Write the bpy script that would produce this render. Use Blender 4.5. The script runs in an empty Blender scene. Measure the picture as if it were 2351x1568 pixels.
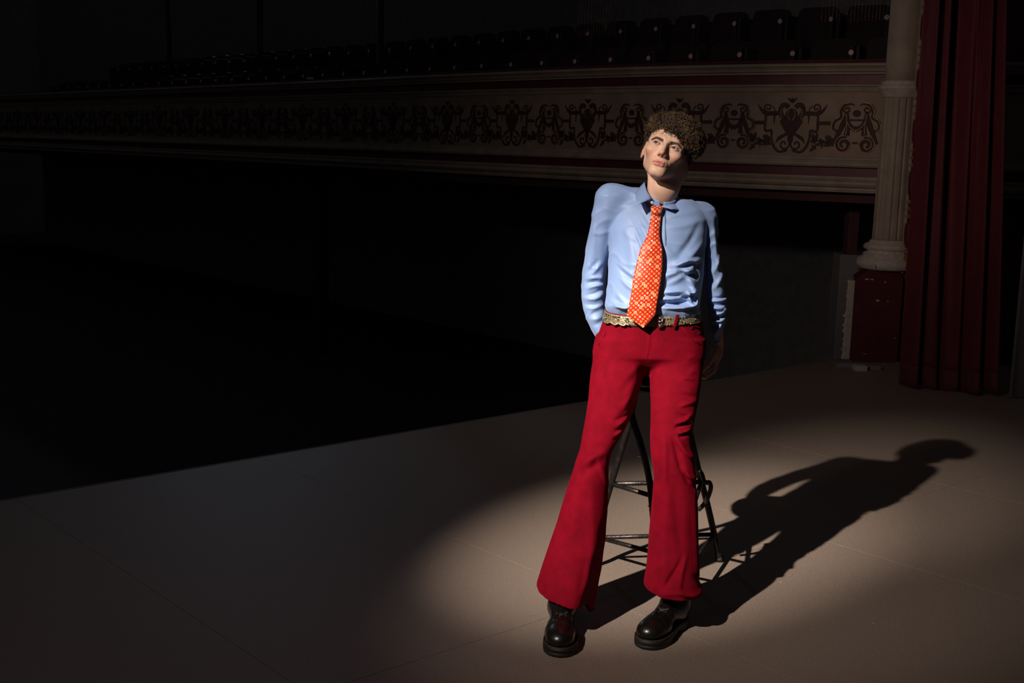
import bpy, bmesh, math, random
import numpy as np
from math import radians as R, sin, cos, tan, pi
from mathutils import Vector, Matrix
random.seed(7); RNG = np.random.default_rng(7)
SC = bpy.context.scene
COL = SC.collection

# ------------------------------------------------------------------ camera
FPX = 2750.0; PITCH = R(9.27); ROLL = R(1.5); CAMZ = 1.6
_F = np.array([0, cos(PITCH), -sin(PITCH)]); _r = np.array([1., 0, 0]); _u = np.array([0, sin(PITCH), cos(PITCH)])
_R = cos(ROLL)*_r + sin(ROLL)*_u
_U = cos(ROLL)*_u - sin(ROLL)*_r
CAM = np.array([0, 0, CAMZ])
cd = bpy.data.cameras.new('camera'); cam = bpy.data.objects.new('camera', cd); COL.objects.link(cam)
cd.sensor_width = 36; cd.lens = 36*FPX/2351; cd.clip_end = 200
cam.matrix_world = Matrix(((_R[0], _U[0], -_F[0], 0), (_R[1], _U[1], -_F[1], 0), (_R[2], _U[2], -_F[2], CAMZ), (0, 0, 0, 1)))
SC.camera = cam

def ray(px, py):
    return _F + (px-1175.5)/FPX*_R + (784-py)/FPX*_U
def W(px, py, Y):                       # measured photo point at forward distance Y -> metres
    d = ray(px, py); return CAM + d*(Y/d[1])
def WF(px, py, z=0.0):                  # photo point on the horizontal plane z
    d = ray(px, py); return CAM + d*((z-CAMZ)/d[2])
def proj(p):
    q = np.asarray(p, float)-CAM; w = q@_F
    return 1175.5+FPX*(q@_R)/w, 784-FPX*(q@_U)/w

# ------------------------------------------------------------------ world, lights, exposure
wd = bpy.data.worlds.new('world'); SC.world = wd; wd.use_nodes = True
wd.node_tree.nodes['Background'].inputs[0].default_value = (1.0, 0.96, 1.0, 1)
wd.node_tree.nodes['Background'].inputs[1].default_value = 0.019
SC.view_settings.view_transform = 'Standard'; SC.view_settings.look = 'None'
SC.view_settings.exposure = 0.0; SC.view_settings.gamma = 1.0; SC.view_settings.use_curve_mapping = False
try:
    SC.cycles.use_denoising = True; SC.cycles.max_bounces = 6
    SC.cycles.sample_clamp_indirect = 3.0
except Exception: pass

def spot(name, loc, target, watts, half_deg, blend, radius, col):
    l = bpy.data.lights.new(name, 'SPOT'); l.energy = watts; l.spot_size = R(2*half_deg); l.spot_blend = blend
    l.shadow_soft_size = radius; l.color = col
    o = bpy.data.objects.new(name, l); COL.objects.link(o); o.location = loc
    o.rotation_euler = (Vector(target)-Vector(loc)).to_track_quat('-Z', 'Y').to_euler(); return o
SPOT_LOC = (-2.86, -0.24, 4.62)
spot('key_spotlight', SPOT_LOC, (0.66, 4.76, 0.0), 4000, 7.0, 1.0, 0.045, (1.0, 0.89, 0.77))
spot('key_edge', SPOT_LOC, (1.05, 4.50, 0.0), 950, 10.6, 1.0, 0.045, (1.0, 0.86, 0.74))
spot('key_flood', SPOT_LOC, (0.46, 4.10, 1.20), 1450, 6.9, 1.0, 0.045, (1.0, 0.88, 0.76))
spot('key_spill', SPOT_LOC, (0.3, 4.8, 0.0), 62, 27, 1.0, 0.12, (1.0, 0.66, 0.60))
spot('wash_proscenium', (-3.0, 0.5, 3.4), (2.3, 9.8, 1.5), 260, 23, 1.0, 0.2, (1.0, 0.76, 0.68))
spot('wash_column', (-3.2, 0.9, 3.2), (3.15, 9.4, 1.7), 300, 9, 1.0, 0.2, (1.0, 0.76, 0.60))
spot('house_light', (-5.4, 24.0, 5.2), (-0.6, 5.0, 0.0), 600, 30, 0.6, 0.35, (0.66, 0.80, 1.0))

# ------------------------------------------------------------------ materials
def nd(nt, t, **kw):
    n = nt.nodes.new(t)
    for k, v in kw.items(): setattr(n, k, v)
    return n
def mat(name, col, rough=0.6, metal=0.0, var=0.0, scale=20.0, bump=0.0, bscale=80.0, spec=0.5, sheen=0.0, attr=None, coat=0.0, col2=None, sheentint=None, sss=0.0):
    m = bpy.data.materials.new(name); m.use_nodes = True; nt = m.node_tree; b = nt.nodes['Principled BSDF']
    b.inputs['Base Color'].default_value = (*col, 1); b.inputs['Roughness'].default_value = rough
    b.inputs['Metallic'].default_value = metal; b.inputs['Specular IOR Level'].default_value = spec
    b.inputs['Sheen Weight'].default_value = sheen; b.inputs['Coat Weight'].default_value = coat
    if sheentint: b.inputs['Sheen Tint'].default_value = (*sheentint, 1)
    if sss:
        b.inputs['Subsurface Weight'].default_value = sss; b.inputs['Subsurface Radius'].default_value = (.012, .004, .002); b.inputs['Subsurface Scale'].default_value = 1.0
    tc = nd(nt, 'ShaderNodeTexCoord')
    src = None
    if attr:
        a = nd(nt, 'ShaderNodeAttribute', attribute_name=attr); src = a.outputs['Color']
    if var:
        n = nd(nt, 'ShaderNodeTexNoise'); n.inputs['Scale'].default_value = scale; n.inputs['Detail'].default_value = 6
        nt.links.new(tc.outputs['Object'], n.inputs['Vector'])
        mx = nd(nt, 'ShaderNodeMix', data_type='RGBA', blend_type='MIX' if col2 else 'MULTIPLY')
        rp = nd(nt, 'ShaderNodeMapRange'); nt.links.new(n.outputs['Fac'], rp.inputs['Value'])
        rp.inputs['From Min'].default_value = 0.35; rp.inputs['From Max'].default_value = 0.65
        rp.inputs['To Min'].default_value = 0; rp.inputs['To Max'].default_value = var if col2 else 1.0
        nt.links.new(rp.outputs[0], mx.inputs['Factor'])
        if src: nt.links.new(src, mx.inputs['A'])
        else: mx.inputs['A'].default_value = (*col, 1)
        mx.inputs['B'].default_value = (*col2, 1) if col2 else (1-var, 1-var, 1-var, 1)
        src = mx.outputs['Result']
    if src: nt.links.new(src, b.inputs['Base Color'])
    if bump:
        n2 = nd(nt, 'ShaderNodeTexNoise'); n2.inputs['Scale'].default_value = bscale; n2.inputs['Detail'].default_value = 4
        nt.links.new(tc.outputs['Object'], n2.inputs['Vector'])
        bp = nd(nt, 'ShaderNodeBump'); bp.inputs['Strength'].default_value = bump; bp.inputs['Distance'].default_value = 0.004
        nt.links.new(n2.outputs['Fac'], bp.inputs['Height']); nt.links.new(bp.outputs[0], b.inputs['Normal'])
    return m
M = {}
M['stage'] = mat('stage_board', (0.37, 0.285, 0.235), 0.44, var=0.62, scale=330, bump=0.8, bscale=420, spec=0.45)
M['cream'] = mat('cream_plaster', (0.30, 0.25, 0.20), 0.7, var=0.25, scale=6, bump=0.3, bscale=90)
M['frieze'] = mat('frieze_plaster', (0.27, 0.205, 0.16), 0.75, var=0.25, scale=5, bump=0.3, bscale=60)
M['brown'] = mat('brown_stencil', (0.045, 0.016, 0.014), 0.7, var=0.3, scale=20)
M['gold'] = mat('old_gold_paint', (0.34, 0.17, 0.045), 0.5, metal=0.3, var=0.5, scale=25)
M['oxblood'] = mat('oxblood_paint', (0.085, 0.008, 0.016), 0.55, var=0.3, scale=8, bump=0.2)
M['dark'] = mat('dark_house_paint', (0.18, 0.17, 0.18), 0.85, var=0.3, scale=2)
M['darkred'] = mat('dark_red_wall', (0.06, 0.016, 0.02), 0.8, var=0.3, scale=3)
M['velvet'] = mat('red_velvet_drape', (0.085, 0.005, 0.012), 0.8, var=0.25, scale=14, bump=0.3, bscale=200, sheen=0.15, sheentint=(1, .1, .15))
M['hem'] = mat('drape_hem_band', (0.085, 0.014, 0.018), 0.85, var=0.25, scale=14)
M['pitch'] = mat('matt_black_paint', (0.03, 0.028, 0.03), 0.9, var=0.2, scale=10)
M['black'] = mat('black_drape', (0.15, 0.148, 0.158), 0.9, var=0.2, scale=10)
M['iron'] = mat('dark_iron', (0.05, 0.042, 0.04), 0.36, metal=0.75, var=0.5, scale=45, bump=0.3, bscale=120)
M['plaster'] = mat('white_plaster', (0.44, 0.40, 0.35), 0.8, var=0.22, scale=25, bump=0.25, bscale=60)
M['seatvel'] = mat('seat_velvet', (0.012, 0.003, 0.005), 0.8, var=0.2, scale=20, sheen=0.15, sheentint=(1, .2, .25))
M['enamel'] = mat('enamel_disc', (0.62, 0.42, 0.42), 0.4)
M['bead'] = mat('amber_bead', (0.55, 0.32, 0.26), 0.25, metal=0.4, var=0.8, scale=14)
M['white'] = mat('white_tape', (0.55, 0.5, 0.5), 0.6)

# ------------------------------------------------------------------ object helpers
def tag(o, label=None, cat=None, group=None, kind=None):
    if label: o['label'] = label
    if cat: o['category'] = cat
    if group: o['group'] = group
    if kind: o['kind'] = kind
    return o
def empty(name, loc=(0, 0, 0), **k):
    o = bpy.data.objects.new(name, None); o.location = loc; COL.objects.link(o); o.empty_display_size = .1
    return tag(o, **k)
def mesh(name, V, F, m=None, parent=None, smooth=True, **k):
    me = bpy.data.meshes.new(name)
    V = np.asarray(V, np.float32).reshape(-1, 3)
    if isinstance(F, np.ndarray) and F.ndim == 2:
        me.vertices.add(len(V)); me.vertices.foreach_set('co', V.ravel())
        n, s = F.shape
        me.loops.add(n*s); me.loops.foreach_set('vertex_index', F.astype(np.int32).ravel())
        me.polygons.add(n); me.polygons.foreach_set('loop_start', np.arange(0, n*s, s, dtype=np.int32))
        me.polygons.foreach_set('loop_total', np.full(n, s, np.int32))
    else:
        me.from_pydata([tuple(map(float, v)) for v in V], [], [tuple(map(int, f)) for f in F])
    me.update(calc_edges=True); me.validate()
    if smooth: me.polygons.foreach_set('use_smooth', [True]*len(me.polygons))
    if m:
        for q in (m if isinstance(m, (list, tuple)) else [m]): me.materials.append(q)
    o = bpy.data.objects.new(name, me); COL.objects.link(o)
    if parent:
        o.parent = parent
        o.matrix_parent_inverse = Matrix.Translation(parent.location).inverted() if parent.rotation_euler[2] == 0 else parent.matrix_basis.inverted()
    return tag(o, **k)
class MB:
    def __init__(s): s.V = []; s.F = []
    def add(s, V, F):
        b = len(s.V); s.V += [tuple(v) for v in V]; s.F += [tuple(i+b for i in f) for f in F]; return s
    def box(s, x0, x1, y0, y1, z0, z1, T=None, bev=0.0):
        if bev:
            bm = bmesh.new(); bmesh.ops.create_cube(bm, size=1)
            for v in bm.verts: v.co = Vector(((x0+x1)/2+v.co.x*(x1-x0), (y0+y1)/2+v.co.y*(y1-y0), (z0+z1)/2+v.co.z*(z1-z0)))
            bmesh.ops.bevel(bm, geom=list(bm.edges), offset=bev, segments=2, profile=.6, affect='EDGES')
            bm.verts.index_update(); V = [tuple(v.co) for v in bm.verts]; F = [[v.index for v in f.verts] for f in bm.faces]; bm.free()
        else:
            V = [(x, y, z) for x in (x0, x1) for y in (y0, y1) for z in (z0, z1)]
            F = [(0, 1, 3, 2), (4, 6, 7, 5), (0, 4, 5, 1), (2, 3, 7, 6), (0, 2, 6, 4), (1, 5, 7, 3)]
        if T is not None: V = [T(*v) for v in V]
        return s.add(V, F)
    def tube(s, pts, r, n=8, caps=True):
        P = np.array(pts, float); N = len(P); rr = np.full(N, r) if np.isscalar(r) else np.array(r, float)
        T = np.gradient(P, axis=0); T /= np.linalg.norm(T, axis=1)[:, None]+1e-12
        a = np.array([0, 0, 1.]) if abs(T[0][2]) < .9 else np.array([1., 0, 0])
        V = []
        nrm = np.cross(T[0], a); nrm /= np.linalg.norm(nrm)
        for i in range(N):
            nrm = nrm-T[i]*(nrm@T[i]); nrm /= np.linalg.norm(nrm); bn = np.cross(T[i], nrm)
            for k in range(n):
                t = 2*pi*k/n; V.append(P[i]+rr[i]*(cos(t)*nrm+sin(t)*bn))
        F = [(i*n+k, i*n+(k+1) % n, (i+1)*n+(k+1) % n, (i+1)*n+k) for i in range(N-1) for k in range(n)]
        if caps: F += [tuple(range(n))[::-1], tuple((N-1)*n+k for k in range(n))]
        return s.add(V, F)
    def lathe(s, prof, c=(0, 0, 0), n=32, flute=None):
        V = []; N = len(prof)
        for j, (r, z) in enumerate(prof):
            for k in range(n):
                t = 2*pi*k/n; q = r
                if flute and flute[1] <= z <= flute[2]: q = r-flute[3]*max(0, cos(t*flute[0]))**2
                V.append((c[0]+q*cos(t), c[1]+q*sin(t), c[2]+z))
        F = [(i*n+k, i*n+(k+1) % n, (i+1)*n+(k+1) % n, (i+1)*n+k) for i in range(N-1) for k in range(n)]
        F += [tuple(range(n))[::-1], tuple((N-1)*n+k for k in range(n))]
        return s.add(V, F)
    def build(s, name, m, parent=None, smooth=False, **k): return mesh(name, s.V, s.F, m, parent, smooth, **k)
def spline(pts, n):
    P = np.array(pts, float); m = len(P); Q = np.vstack([2*P[0]-P[1], P, 2*P[-1]-P[-2]]); out = []
    for t in np.linspace(0, m-1-1e-9, n):
        i = int(t); f = t-i; a, b, c, d = Q[i], Q[i+1], Q[i+2], Q[i+3]
        out.append(.5*((2*b)+(-a+c)*f+(2*a-5*b+4*c-d)*f*f+(-a+3*b-3*c+d)*f**3))
    return np.array(out)
def copy_tree(o, parent=None):
    c = o.copy(); COL.objects.link(c); c.parent = parent
    for ch in list(o.children): copy_tree(ch, c)
    return c
# ================================================================== SETTING
HU = np.array([0.748, 0.664, 0]); HV = np.array([-0.664, 0.748, 0])      # along the stage lip / into the house
E0 = WF(915, 996)                                                         # a point on the stage lip
def H(u, v, z): return tuple(E0 + HU*u + HV*v + np.array([0, 0, z]))
# stage deck: sheets of board, laid with fine joints
fl = empty('floor', (0, 0, 0), kind='structure')
base = MB().box(-12, 16, -14, -0.002, -0.25, -0.012, T=H); base.build('deck_base', M['stage'], fl)
bx = None; first = None
W_, L_ = 1.22, 2.44
for i in range(-7, 9):
    for j in range(0, 5):
        u0 = i*W_+0.35; v1 = -j*L_-(0.0); 
        cx, cy, _ = H(u0+W_/2, v1-L_/2, 0)
        if cy < -1.5 or abs(cx) > 6.5+0.2*max(cy, 0) or cy > 13: continue
        if first is None:
            me = MB().box(-W_/2+.0007, W_/2-.0007, -L_/2+.0007, L_/2-.0007, -.012, 0, bev=.0004).build('board_sheet', M['stage'], None)
            first = me.data; o = me
        else:
            o = bpy.data.objects.new('board_sheet', first); COL.objects.link(o)
        o.location = (cx, cy, RNG.uniform(-.0006, 0)); o.rotation_euler = (0, 0, math.atan2(HU[1], HU[0])); o.parent = fl
# stage lip moulding and the wall below it
tr = MB().box(-12, 16, 0.0, 0.03, -0.09, -0.002, T=H); tr.build('trim_1', M['black'], None, kind='structure')
MB().box(-12, 16, -0.05, 0.0, -1.25, -0.25, T=H).build('wall_stage_front', M['dark'], None, kind='structure')
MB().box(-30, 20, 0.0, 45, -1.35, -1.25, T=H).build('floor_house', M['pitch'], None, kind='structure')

# balcony plan curve (measured along the front's top edge)
PATH = spline([(4.6, 9.0), (3.35, 9.42), (2.55, 9.80), (1.72, 10.33), (.80, 11.12), (-.86, 12.95), (-2.80, 15.35), (-6.5, 19.6), (-10.4, 24.1), (-15.5, 29.9)], 400)
seg = np.linalg.norm(np.diff(PATH, axis=0), axis=1); ARC = np.concatenate([[0], np.cumsum(seg)])
def path(s, off=0.0):            # off > 0 : away from the camera (onto the balcony)
    s = np.clip(s, 0, ARC[-1]-1e-6); i = min(int(np.searchsorted(ARC, s, 'right'))-1, len(seg)-1); f = (s-ARC[i])/seg[i]
    p = PATH[i]*(1-f)+PATH[i+1]*f
    a = PATH[max(i-4, 0)]; b = PATH[min(i+5, len(PATH)-1)]; t = (b-a)/np.linalg.norm(b-a); n = np.array([-t[1], t[0]])
    if n@np.array([.3, 1.]) < 0: n = -n
    return p+n*off, t, n
def s_at_px(px, off=0.0):
    lo, hi = 0, ARC[-1]
    for _ in range(40):
        m = (lo+hi)/2; p, _, _ = path(m, off)
        if proj((p[0], p[1], 2.0))[0] > px: lo = m
        else: hi = m
    return (lo+hi)/2
def sweep(name, prof, m, parent, s0=0.55, s1=None, step=.25, **k):     # prof: (off, z) closed
    s1 = s1 or ARC[-1]-.1; ss = np.arange(s0, s1, step); V = []; n = len(prof)
    for s in ss:
        for (o_, z) in prof:
            p, _, _ = path(s, o_); V.append((p[0], p[1], z))
    F = [(i*n+k_, i*n+(k_+1) % n, (i+1)*n+(k_+1) % n, (i+1)*n+k_) for i in range(len(ss)-1) for k_ in range(n)]
    F += [tuple(range(n)), tuple((len(ss)-1)*n+k_ for k_ in range(n))[::-1]]
    return mesh(name, V, F, m, parent, False, **k)
bal = empty('trim_2', (0, 0, 0), kind='structure')
sweep('top_moulding', [(.25, 2.318), (-.045, 2.318), (-.06, 2.306), (-.06, 2.295), (-.045, 2.285), (-.03, 2.268), (-.03, 2.258), (-.012, 2.245), (-.012, 2.232), (.25, 2.232)], M['cream'], bal)
sweep('red_band', [(.25, 2.232), (.02, 2.232), (.02, 2.155), (.25, 2.155)], M['oxblood'], bal)
sweep('upper_bead', [(.25, 2.155), (-.01, 2.155), (-.022, 2.148), (-.022, 2.138), (-.008, 2.13), (-.008, 2.12), (-.002, 2.112), (-.002, 2.102), (.006, 2.095), (.25, 2.095)], M['cream'], bal)
sweep('frieze_panel', [(.25, 2.095), (.012, 2.095), (.012, 1.583), (.25, 1.583)], M['frieze'], bal)
sweep('lower_bead', [(.25, 1.583), (.004, 1.583), (-.006, 1.572), (-.006, 1.56), (-.016, 1.552), (-.03, 1.53), (-.03, 1.515), (-.018, 1.50), (.25, 1.498)], M['cream'], bal)
sweep('lower_red_band', [(.25, 1.498), (.03, 1.498), (.03, 1.425), (.25, 1.425)], M['oxblood'], bal)
sweep('bottom_moulding', [(.25, 1.425), (-.045, 1.425), (-.05, 1.41), (-.04, 1.395), (-.06, 1.385), (-.065, 1.365), (-.05, 1.345), (-.025, 1.335), (-.025, 1.32), (-.035, 1.312), (-.03, 1.30), (.25, 1.30)], M['cream'], bal)
sweep('soffit_band', [(.7, 1.30), (.10, 1.30), (.10, 1.215), (.7, 1.215)], M['darkred'], bal)
sweep('handrail', [(.16, 2.352), (.08, 2.352), (.075, 2.34), (.08, 2.33), (.16, 2.33)], M['oxblood'], bal)
sweep('balcony_floor', [(3.6, 1.32), (.25, 1.32), (.25, 1.22), (3.6, 1.22)], M['dark'], bal)
sweep('balcony_step', [(3.6, 1.72), (1.15, 1.72), (1.15, 1.32), (3.6, 1.32)], M['dark'], bal)
sweep('wall_left', [(3.75, 6.2), (3.6, 6.2), (3.6, -1.25), (3.75, -1.25)], M['black'], None, s0=0.1, step=.6, kind='structure')
MB().box(-34, 20, 30, 30.2, -1.25, 7.0, T=H).build('wall_back', M['dark'], None, kind='structure')

# ---- stencilled frieze ornaments, built as raised flat ribbons on the plaster
def ribbons(lines, fills=(), T0=.004):
    """lines: list of (points, width); coordinates (a along, z) metres about motif centre"""
    V = []; F = []
    for pts, w in lines:
        P = spline(pts, max(3, 5*(len(pts)-1)+1)) if len(pts) > 2 else np.array(pts, float)
        T = np.gradient(P, axis=0); T /= np.linalg.norm(T, axis=1)[:, None]+1e-9; Nn = np.stack([-T[:, 1], T[:, 0]], 1)
        ww = np.full(len(P), w/2) if np.isscalar(w) else np.interp(np.linspace(0, 1, len(P)), np.linspace(0, 1, len(w)), w)/2
        b = len(V)
        for i in range(len(P)):
            for q, d in ((1, 0.0), (.8, T0), (-.8, T0), (-1, 0.0)):
                c = P[i]+Nn[i]*ww[i]*q; V.append((c[0], d, c[1]))
        for i in range(len(P)-1):
            for k in range(3): F.append((b+i*4+k, b+i*4+k+1, b+(i+1)*4+k+1, b+(i+1)*4+k))
        F.append((b, b+1, b+2, b+3)); e = b+(len(P)-1)*4; F.append((e+3, e+2, e+1, e))
    for pts in fills:
        b = len(V); n = len(pts); c = np.mean(pts, axis=0)
        for x, z in pts: V.append((x, 0, z))
        for x, z in pts: V.append((c[0]+(x-c[0])*.85, T0, c[1]+(z-c[1])*.85))
        V.append((c[0], T0, c[1]))
        for k in range(n):
            F.append((b+k, b+(k+1) % n, b+n+(k+1) % n, b+n+k)); F.append((b+n+k, b+n+(k+1) % n, b+2*n))
    return V, F
def mir(L): return L+[([(-x, z) for x, z in p], w) for p, w in L]
def spiral(cx, cz, r0, r1, a0, turns, n=14):
    return [(cx+(r0+(r1-r0)*t)*cos(a0+turns*2*pi*t), cz+(r0+(r1-r0)*t)*sin(a0+turns*2*pi*t)) for t in np.linspace(0, 1, n)]
Z0 = 1.815
# A: the cartouche (crowned shield between brackets)
A_br = mir([([(.005, -.02), (.07, .07), (.095, .12), (.08, .165), (.05, .17), (.03, .15)], .038),     # shield side
            ([(.0, -.08), (.05, -.01), (.085, .05)], .028),
            ([(.095, .105), (.16, .105), (.215, .105), (.255, .13), (.285, .175)], [.032, .032, .036, .022, .006]),
            (spiral(.2, .15, .035, .008, -1.2, 1.2), .013), ([(.165, .165), (.145, .14), (.142, .11)], .008), ([(.142, .09), (.142, .02)], [.018, .004]),
            ([(.215, .09), (.215, -.03), (.165, -.03), (.16, -.06), (.14, -.15), (.09, -.2), (.02, -.185)], .020),
            (spiral(.05, -.14, .05, .008, 2.2, 1.2), .015),
            ([(.02, -.05), (.09, -.09), (.12, -.13)], [.02, .03, .006]),
            ([(.215, .03), (.285, .03), (.32, .03)], .028),
            ([(.0, .2), (.04, .225)], [.03, .006]), ([(0, .19), (.0, .225)], [.02, .012])])
A_fill = [[(.055*cos(t), .075+.07*sin(t)) for t in np.linspace(0, 2*pi, 12, endpoint=False)], [(-.03, -.01), (.03, -.01), (.02, -.12), (-.02, -.12)]]
A_lines = mir([([(.078, .06), (.088, .12), (.06, .155)], .006), ([(.01, .05), (.03, .09), (.02, .13)], .006), ([(.205, .08), (.205, -.02)], .006), ([(.15, -.07), (.13, -.14), (.09, -.18)], .006)])
# B: drapery swag between scrolls
B_br = mir([([(.02, .165), (.05, .175), (.1, .165), (.125, .12), (.12, .075), (.165, .045), (.175, -.01), (.14, -.03), (.11, -.05)], [.008, .015, .024, .026, .024, .026, .024, .02, .016]),
            (spiral(.075, .135, .034, .006, 1.4, -1.3), .013),
            ([(.07, .12), (.06, .02), (.065, -.06)], [.012, .030, .044]), ([(.08, .11), (.1, .02), (.165, -.12)], [.010, .042, .02]),
            (spiral(.085, -.13, .065, .012, 1.9, -1.55), [.02, .03, .016]),
            ([(.02, -.115), (.0, -.115)], .014),
            ([(.06, .06), (.04, .01), (.0, -.015)], [.010, .03, .042])])
B_br += [([(-.07, .055), (0, .055), (.07, .055)], .014)]
B_fill = [[(.032*cos(t), .105+.026*sin(t)) for t in np.linspace(0, 2*pi, 10, endpoint=False)]]
B_lines = mir([([(.05, .185), (.1, .172), (.132, .12), (.127, .08), (.17, .05), (.182, -.01), (.15, -.035)], .007), ([(.075, .1), (.067, 0), (.07, -.05)], .006), (spiral(.085, -.13, .07, .05, 1.9, -.8), .007), ([(.07, .045), (.04, .0), (0, -.025)], .006)])
# garland of leaves between motifs
G_fill = []
rg = random.Random(3)
for k in range(24):
    a = rg.uniform(0, 2*pi); cx_, cz_ = rg.uniform(-.072, .072), rg.uniform(-.045, .045)+(-.0); L = rg.uniform(.026, .042)
    G_fill.append([(cx_+L*q*cos(a)-s_*sin(a), cz_+L*q*sin(a)+s_*cos(a)) for q, s_ in ((-1, 0), (-.3, .009), (.4, .012), (1, 0), (.4, -.012), (-.3, -.009))])
def ornament(name, spec, fills, s, dz, m, scale=1.0, T0=.004, base=.010):
    V, F = ribbons(spec, fills, T0); out = []
    for (a, d, z) in V:
        p, _, _ = path(s-a*scale, base-d); out.append((p[0], p[1], Z0+dz+z*scale))
    return mesh(name, out, F, m, bal, False)
SA = s_at_px(1818); PER = 1.0
k = -1
CENT = []
pxA = [1818, 1570, 1359, 1174]; pxB = [1968, 1688, 1460, 1265]
sA = [s_at_px(x) for x in pxA]; sB = [s_at_px(x) for x in pxB]
PERA = (sA[-1]-sA[0])/3
nA = [sA[0]+PERA*i for i in range(24)]; nB = [sB[0]+PERA*i for i in range(24)]
for i, s in enumerate(nB):
    if s > ARC[-1]-1.2: break
    if i == 0:
        ornament('swag_ornament', B_br, B_fill, s, 0, M['brown'], 1.06)
        ornament('gold_outline', B_lines, (), s, 0, M['gold'], 1.06, T0=.003, base=.005)
    else:
        ornament('swag_ornament', B_br, B_fill, s, 0, M['brown'], 1.02)
        if i < 4: ornament('gold_outline', B_lines[::2], (), s, 0, M['gold'], 1.02, T0=.001, base=.0055)
for i, s in enumerate(nA):
    if s > ARC[-1]-1.2: break
    ornament('cartouche_ornament', A_br, A_fill, s, 0.0, M['brown'], 1.02)
    if i < 4: ornament('gold_line', A_lines, (), s, 0, M['gold'], 1.02, T0=.001, base=.0055)
    for sg in (-1, 1): ornament('leaf_garland', [], G_fill, s+sg*.262, -.125, M['brown'], 1.05)

# ---- dado, posts below the balcony
def at_off(px, off, z0, z1):
    s = s_at_px(px, off); p, t, n = path(s, off); return p, t, n
def post(name, px, off, r, z0, z1, m, lab, cat, grp=None, square=False):
    p, t, n = at_off(px, off, z0, z1); e = empty(name, (p[0], p[1], z0), label=lab, cat=cat, group=grp)
    if square:
        f = lambda x, y, z: (p[0]+t[0]*x+n[0]*y, p[1]+t[1]*x+n[1]*y, z)
        MB().box(-r, r, -r, r, z0, z1, T=f, bev=.01).build('shaft', m, e)
        MB().box(-r*1.25, r*1.25, -r*1.25, r*1.25, z1-.1, z1, T=f, bev=.01).build('capital', m, e)
    else:
        MB().lathe([(r*1.5, 0), (r*1.5, .06), (r*1.1, .1), (r, .14), (r*.92, z1-z0-.14), (r*1.3, z1-z0-.1), (r*1.5, z1-z0)], (p[0], p[1], z0), 16).build('shaft', m, e, True)
    return e
post('support_post', 736, .55, .082, -1.25, 1.215, M['darkred'], 'broad dull red square post standing in the dark under the balcony', 'post', square=True)
for px, lab in ((391, 'leftmost of the thin red posts rising from the balcony'), (598, 'middle thin red post rising from the balcony'), (872, 'rightmost thin red post on the balcony, faintest of the three')):
    post('balcony_post', px, 1.28, .045, 1.86, 6.2, M['darkred'], lab, 'post', 'thin posts on the balcony')

# ---- balcony seats
def seat(loc, rot, lab, grp):
    e = empty('theatre_seat', (0, 0, 0), label=lab, cat='seat', group=grp)
    V = []; n = 14
    prof = [(-.20, 0), (-.20, .25)]+[(-.20+.06*(1-cos(a)), .25+.07*sin(a)) for a in np.linspace(0, pi/2, 5)][1:]+[(.20-.06*(1-cos(a)), .25+.07*sin(a)) for a in np.linspace(pi/2, 0, 5)][:-1]+[(.20, .25), (.20, 0)]
    n = len(prof)
    V = [(x, 0.10, .42+z) for x, z in prof]+[(x*.97, .16, .42+z*1.0) for x, z in prof]
    F = [tuple(range(n)), tuple(range(n, 2*n))[::-1]]+[(k, k+n, (k+1) % n+n, (k+1) % n) for k in range(n)]
    mesh('backrest', V, F, M['seatvel'], e, False)
    MB().box(-.19, .19, .02, .09, .32, .62, bev=.02).build('seat_pad', M['seatvel'], e)
    for sx in (-1, 1): MB().box(sx*.224-.015, sx*.224+.015, -.12, .14, 0, .66, bev=.01).build('side_frame', M['pitch'], e)
    d = MB().lathe([(.0, -.004), (.02, -.004), (.024, 0), (.02, .004), (0, .004)], (0, 0, 0), 12).build('number_disc', M['enamel'], e)
    d.rotation_euler = (pi/2, 0, 0); d.location = (0.224, -.127, .60)
    for ch in e.children: ch.matrix_parent_inverse = Matrix.Identity(4)
    e.location = loc; e.rotation_euler = (0, 0, rot); return e
proto = {}
def row(off, zf, pxlist, lab, grp):
    for px in pxlist:
        s = s_at_px(px, off); rowat(s, off, zf, lab, grp)
def rowat(s, off, zf, lab, grp):
    p, t, n = path(s, off); rot = math.atan2(n[1], n[0])-pi/2
    if 'a' not in proto: proto['a'] = seat((p[0], p[1], zf), rot, lab, grp)
    else:
        c = copy_tree(proto['a']); c.location = (p[0], p[1], zf); c.rotation_euler = (0, 0, rot); c['label'] = lab; c['group'] = grp
ORD = ['first', 'second', 'third', 'fourth', 'fifth', 'sixth', 'seventh', 'eighth', 'ninth', 'tenth', 'eleventh', 'twelfth', 'thirteenth', 'fourteenth', 'fifteenth', 'sixteenth', 'seventeenth', 'eighteenth', 'nineteenth', 'twentieth']
ORD += ['twenty-'+q for q in ORD[:9]]+['thirtieth']+['thirty-'+q for q in ORD[:9]]
def seat_row(px0, off, zf, which, nmax):
    s = s_at_px(px0, off)-(.62 if off < 1 else .55); last = None; k = 0
    while s < ARC[-1]-2 and k < nmax:
        p = path(s, off)[0]
        if last is None or np.linalg.norm(p-last) >= .487:
            rowat(s, off, zf, 'dark tip-up theatre seat on the balcony, '+ORD[k]+' from the column in the '+which+' row', which+' row of balcony seats'); last = p; k += 1
        s += .02
seat_row(1878, .85, 1.86, 'front', 37)
seat_row(1877, 1.75, 2.24, 'second', 34)
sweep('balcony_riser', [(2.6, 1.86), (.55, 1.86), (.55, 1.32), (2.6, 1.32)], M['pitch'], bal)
sweep('second_riser', [(3.6, 2.24), (1.45, 2.24), (1.45, 1.86), (3.6, 1.86)], M['pitch'], bal)
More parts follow.
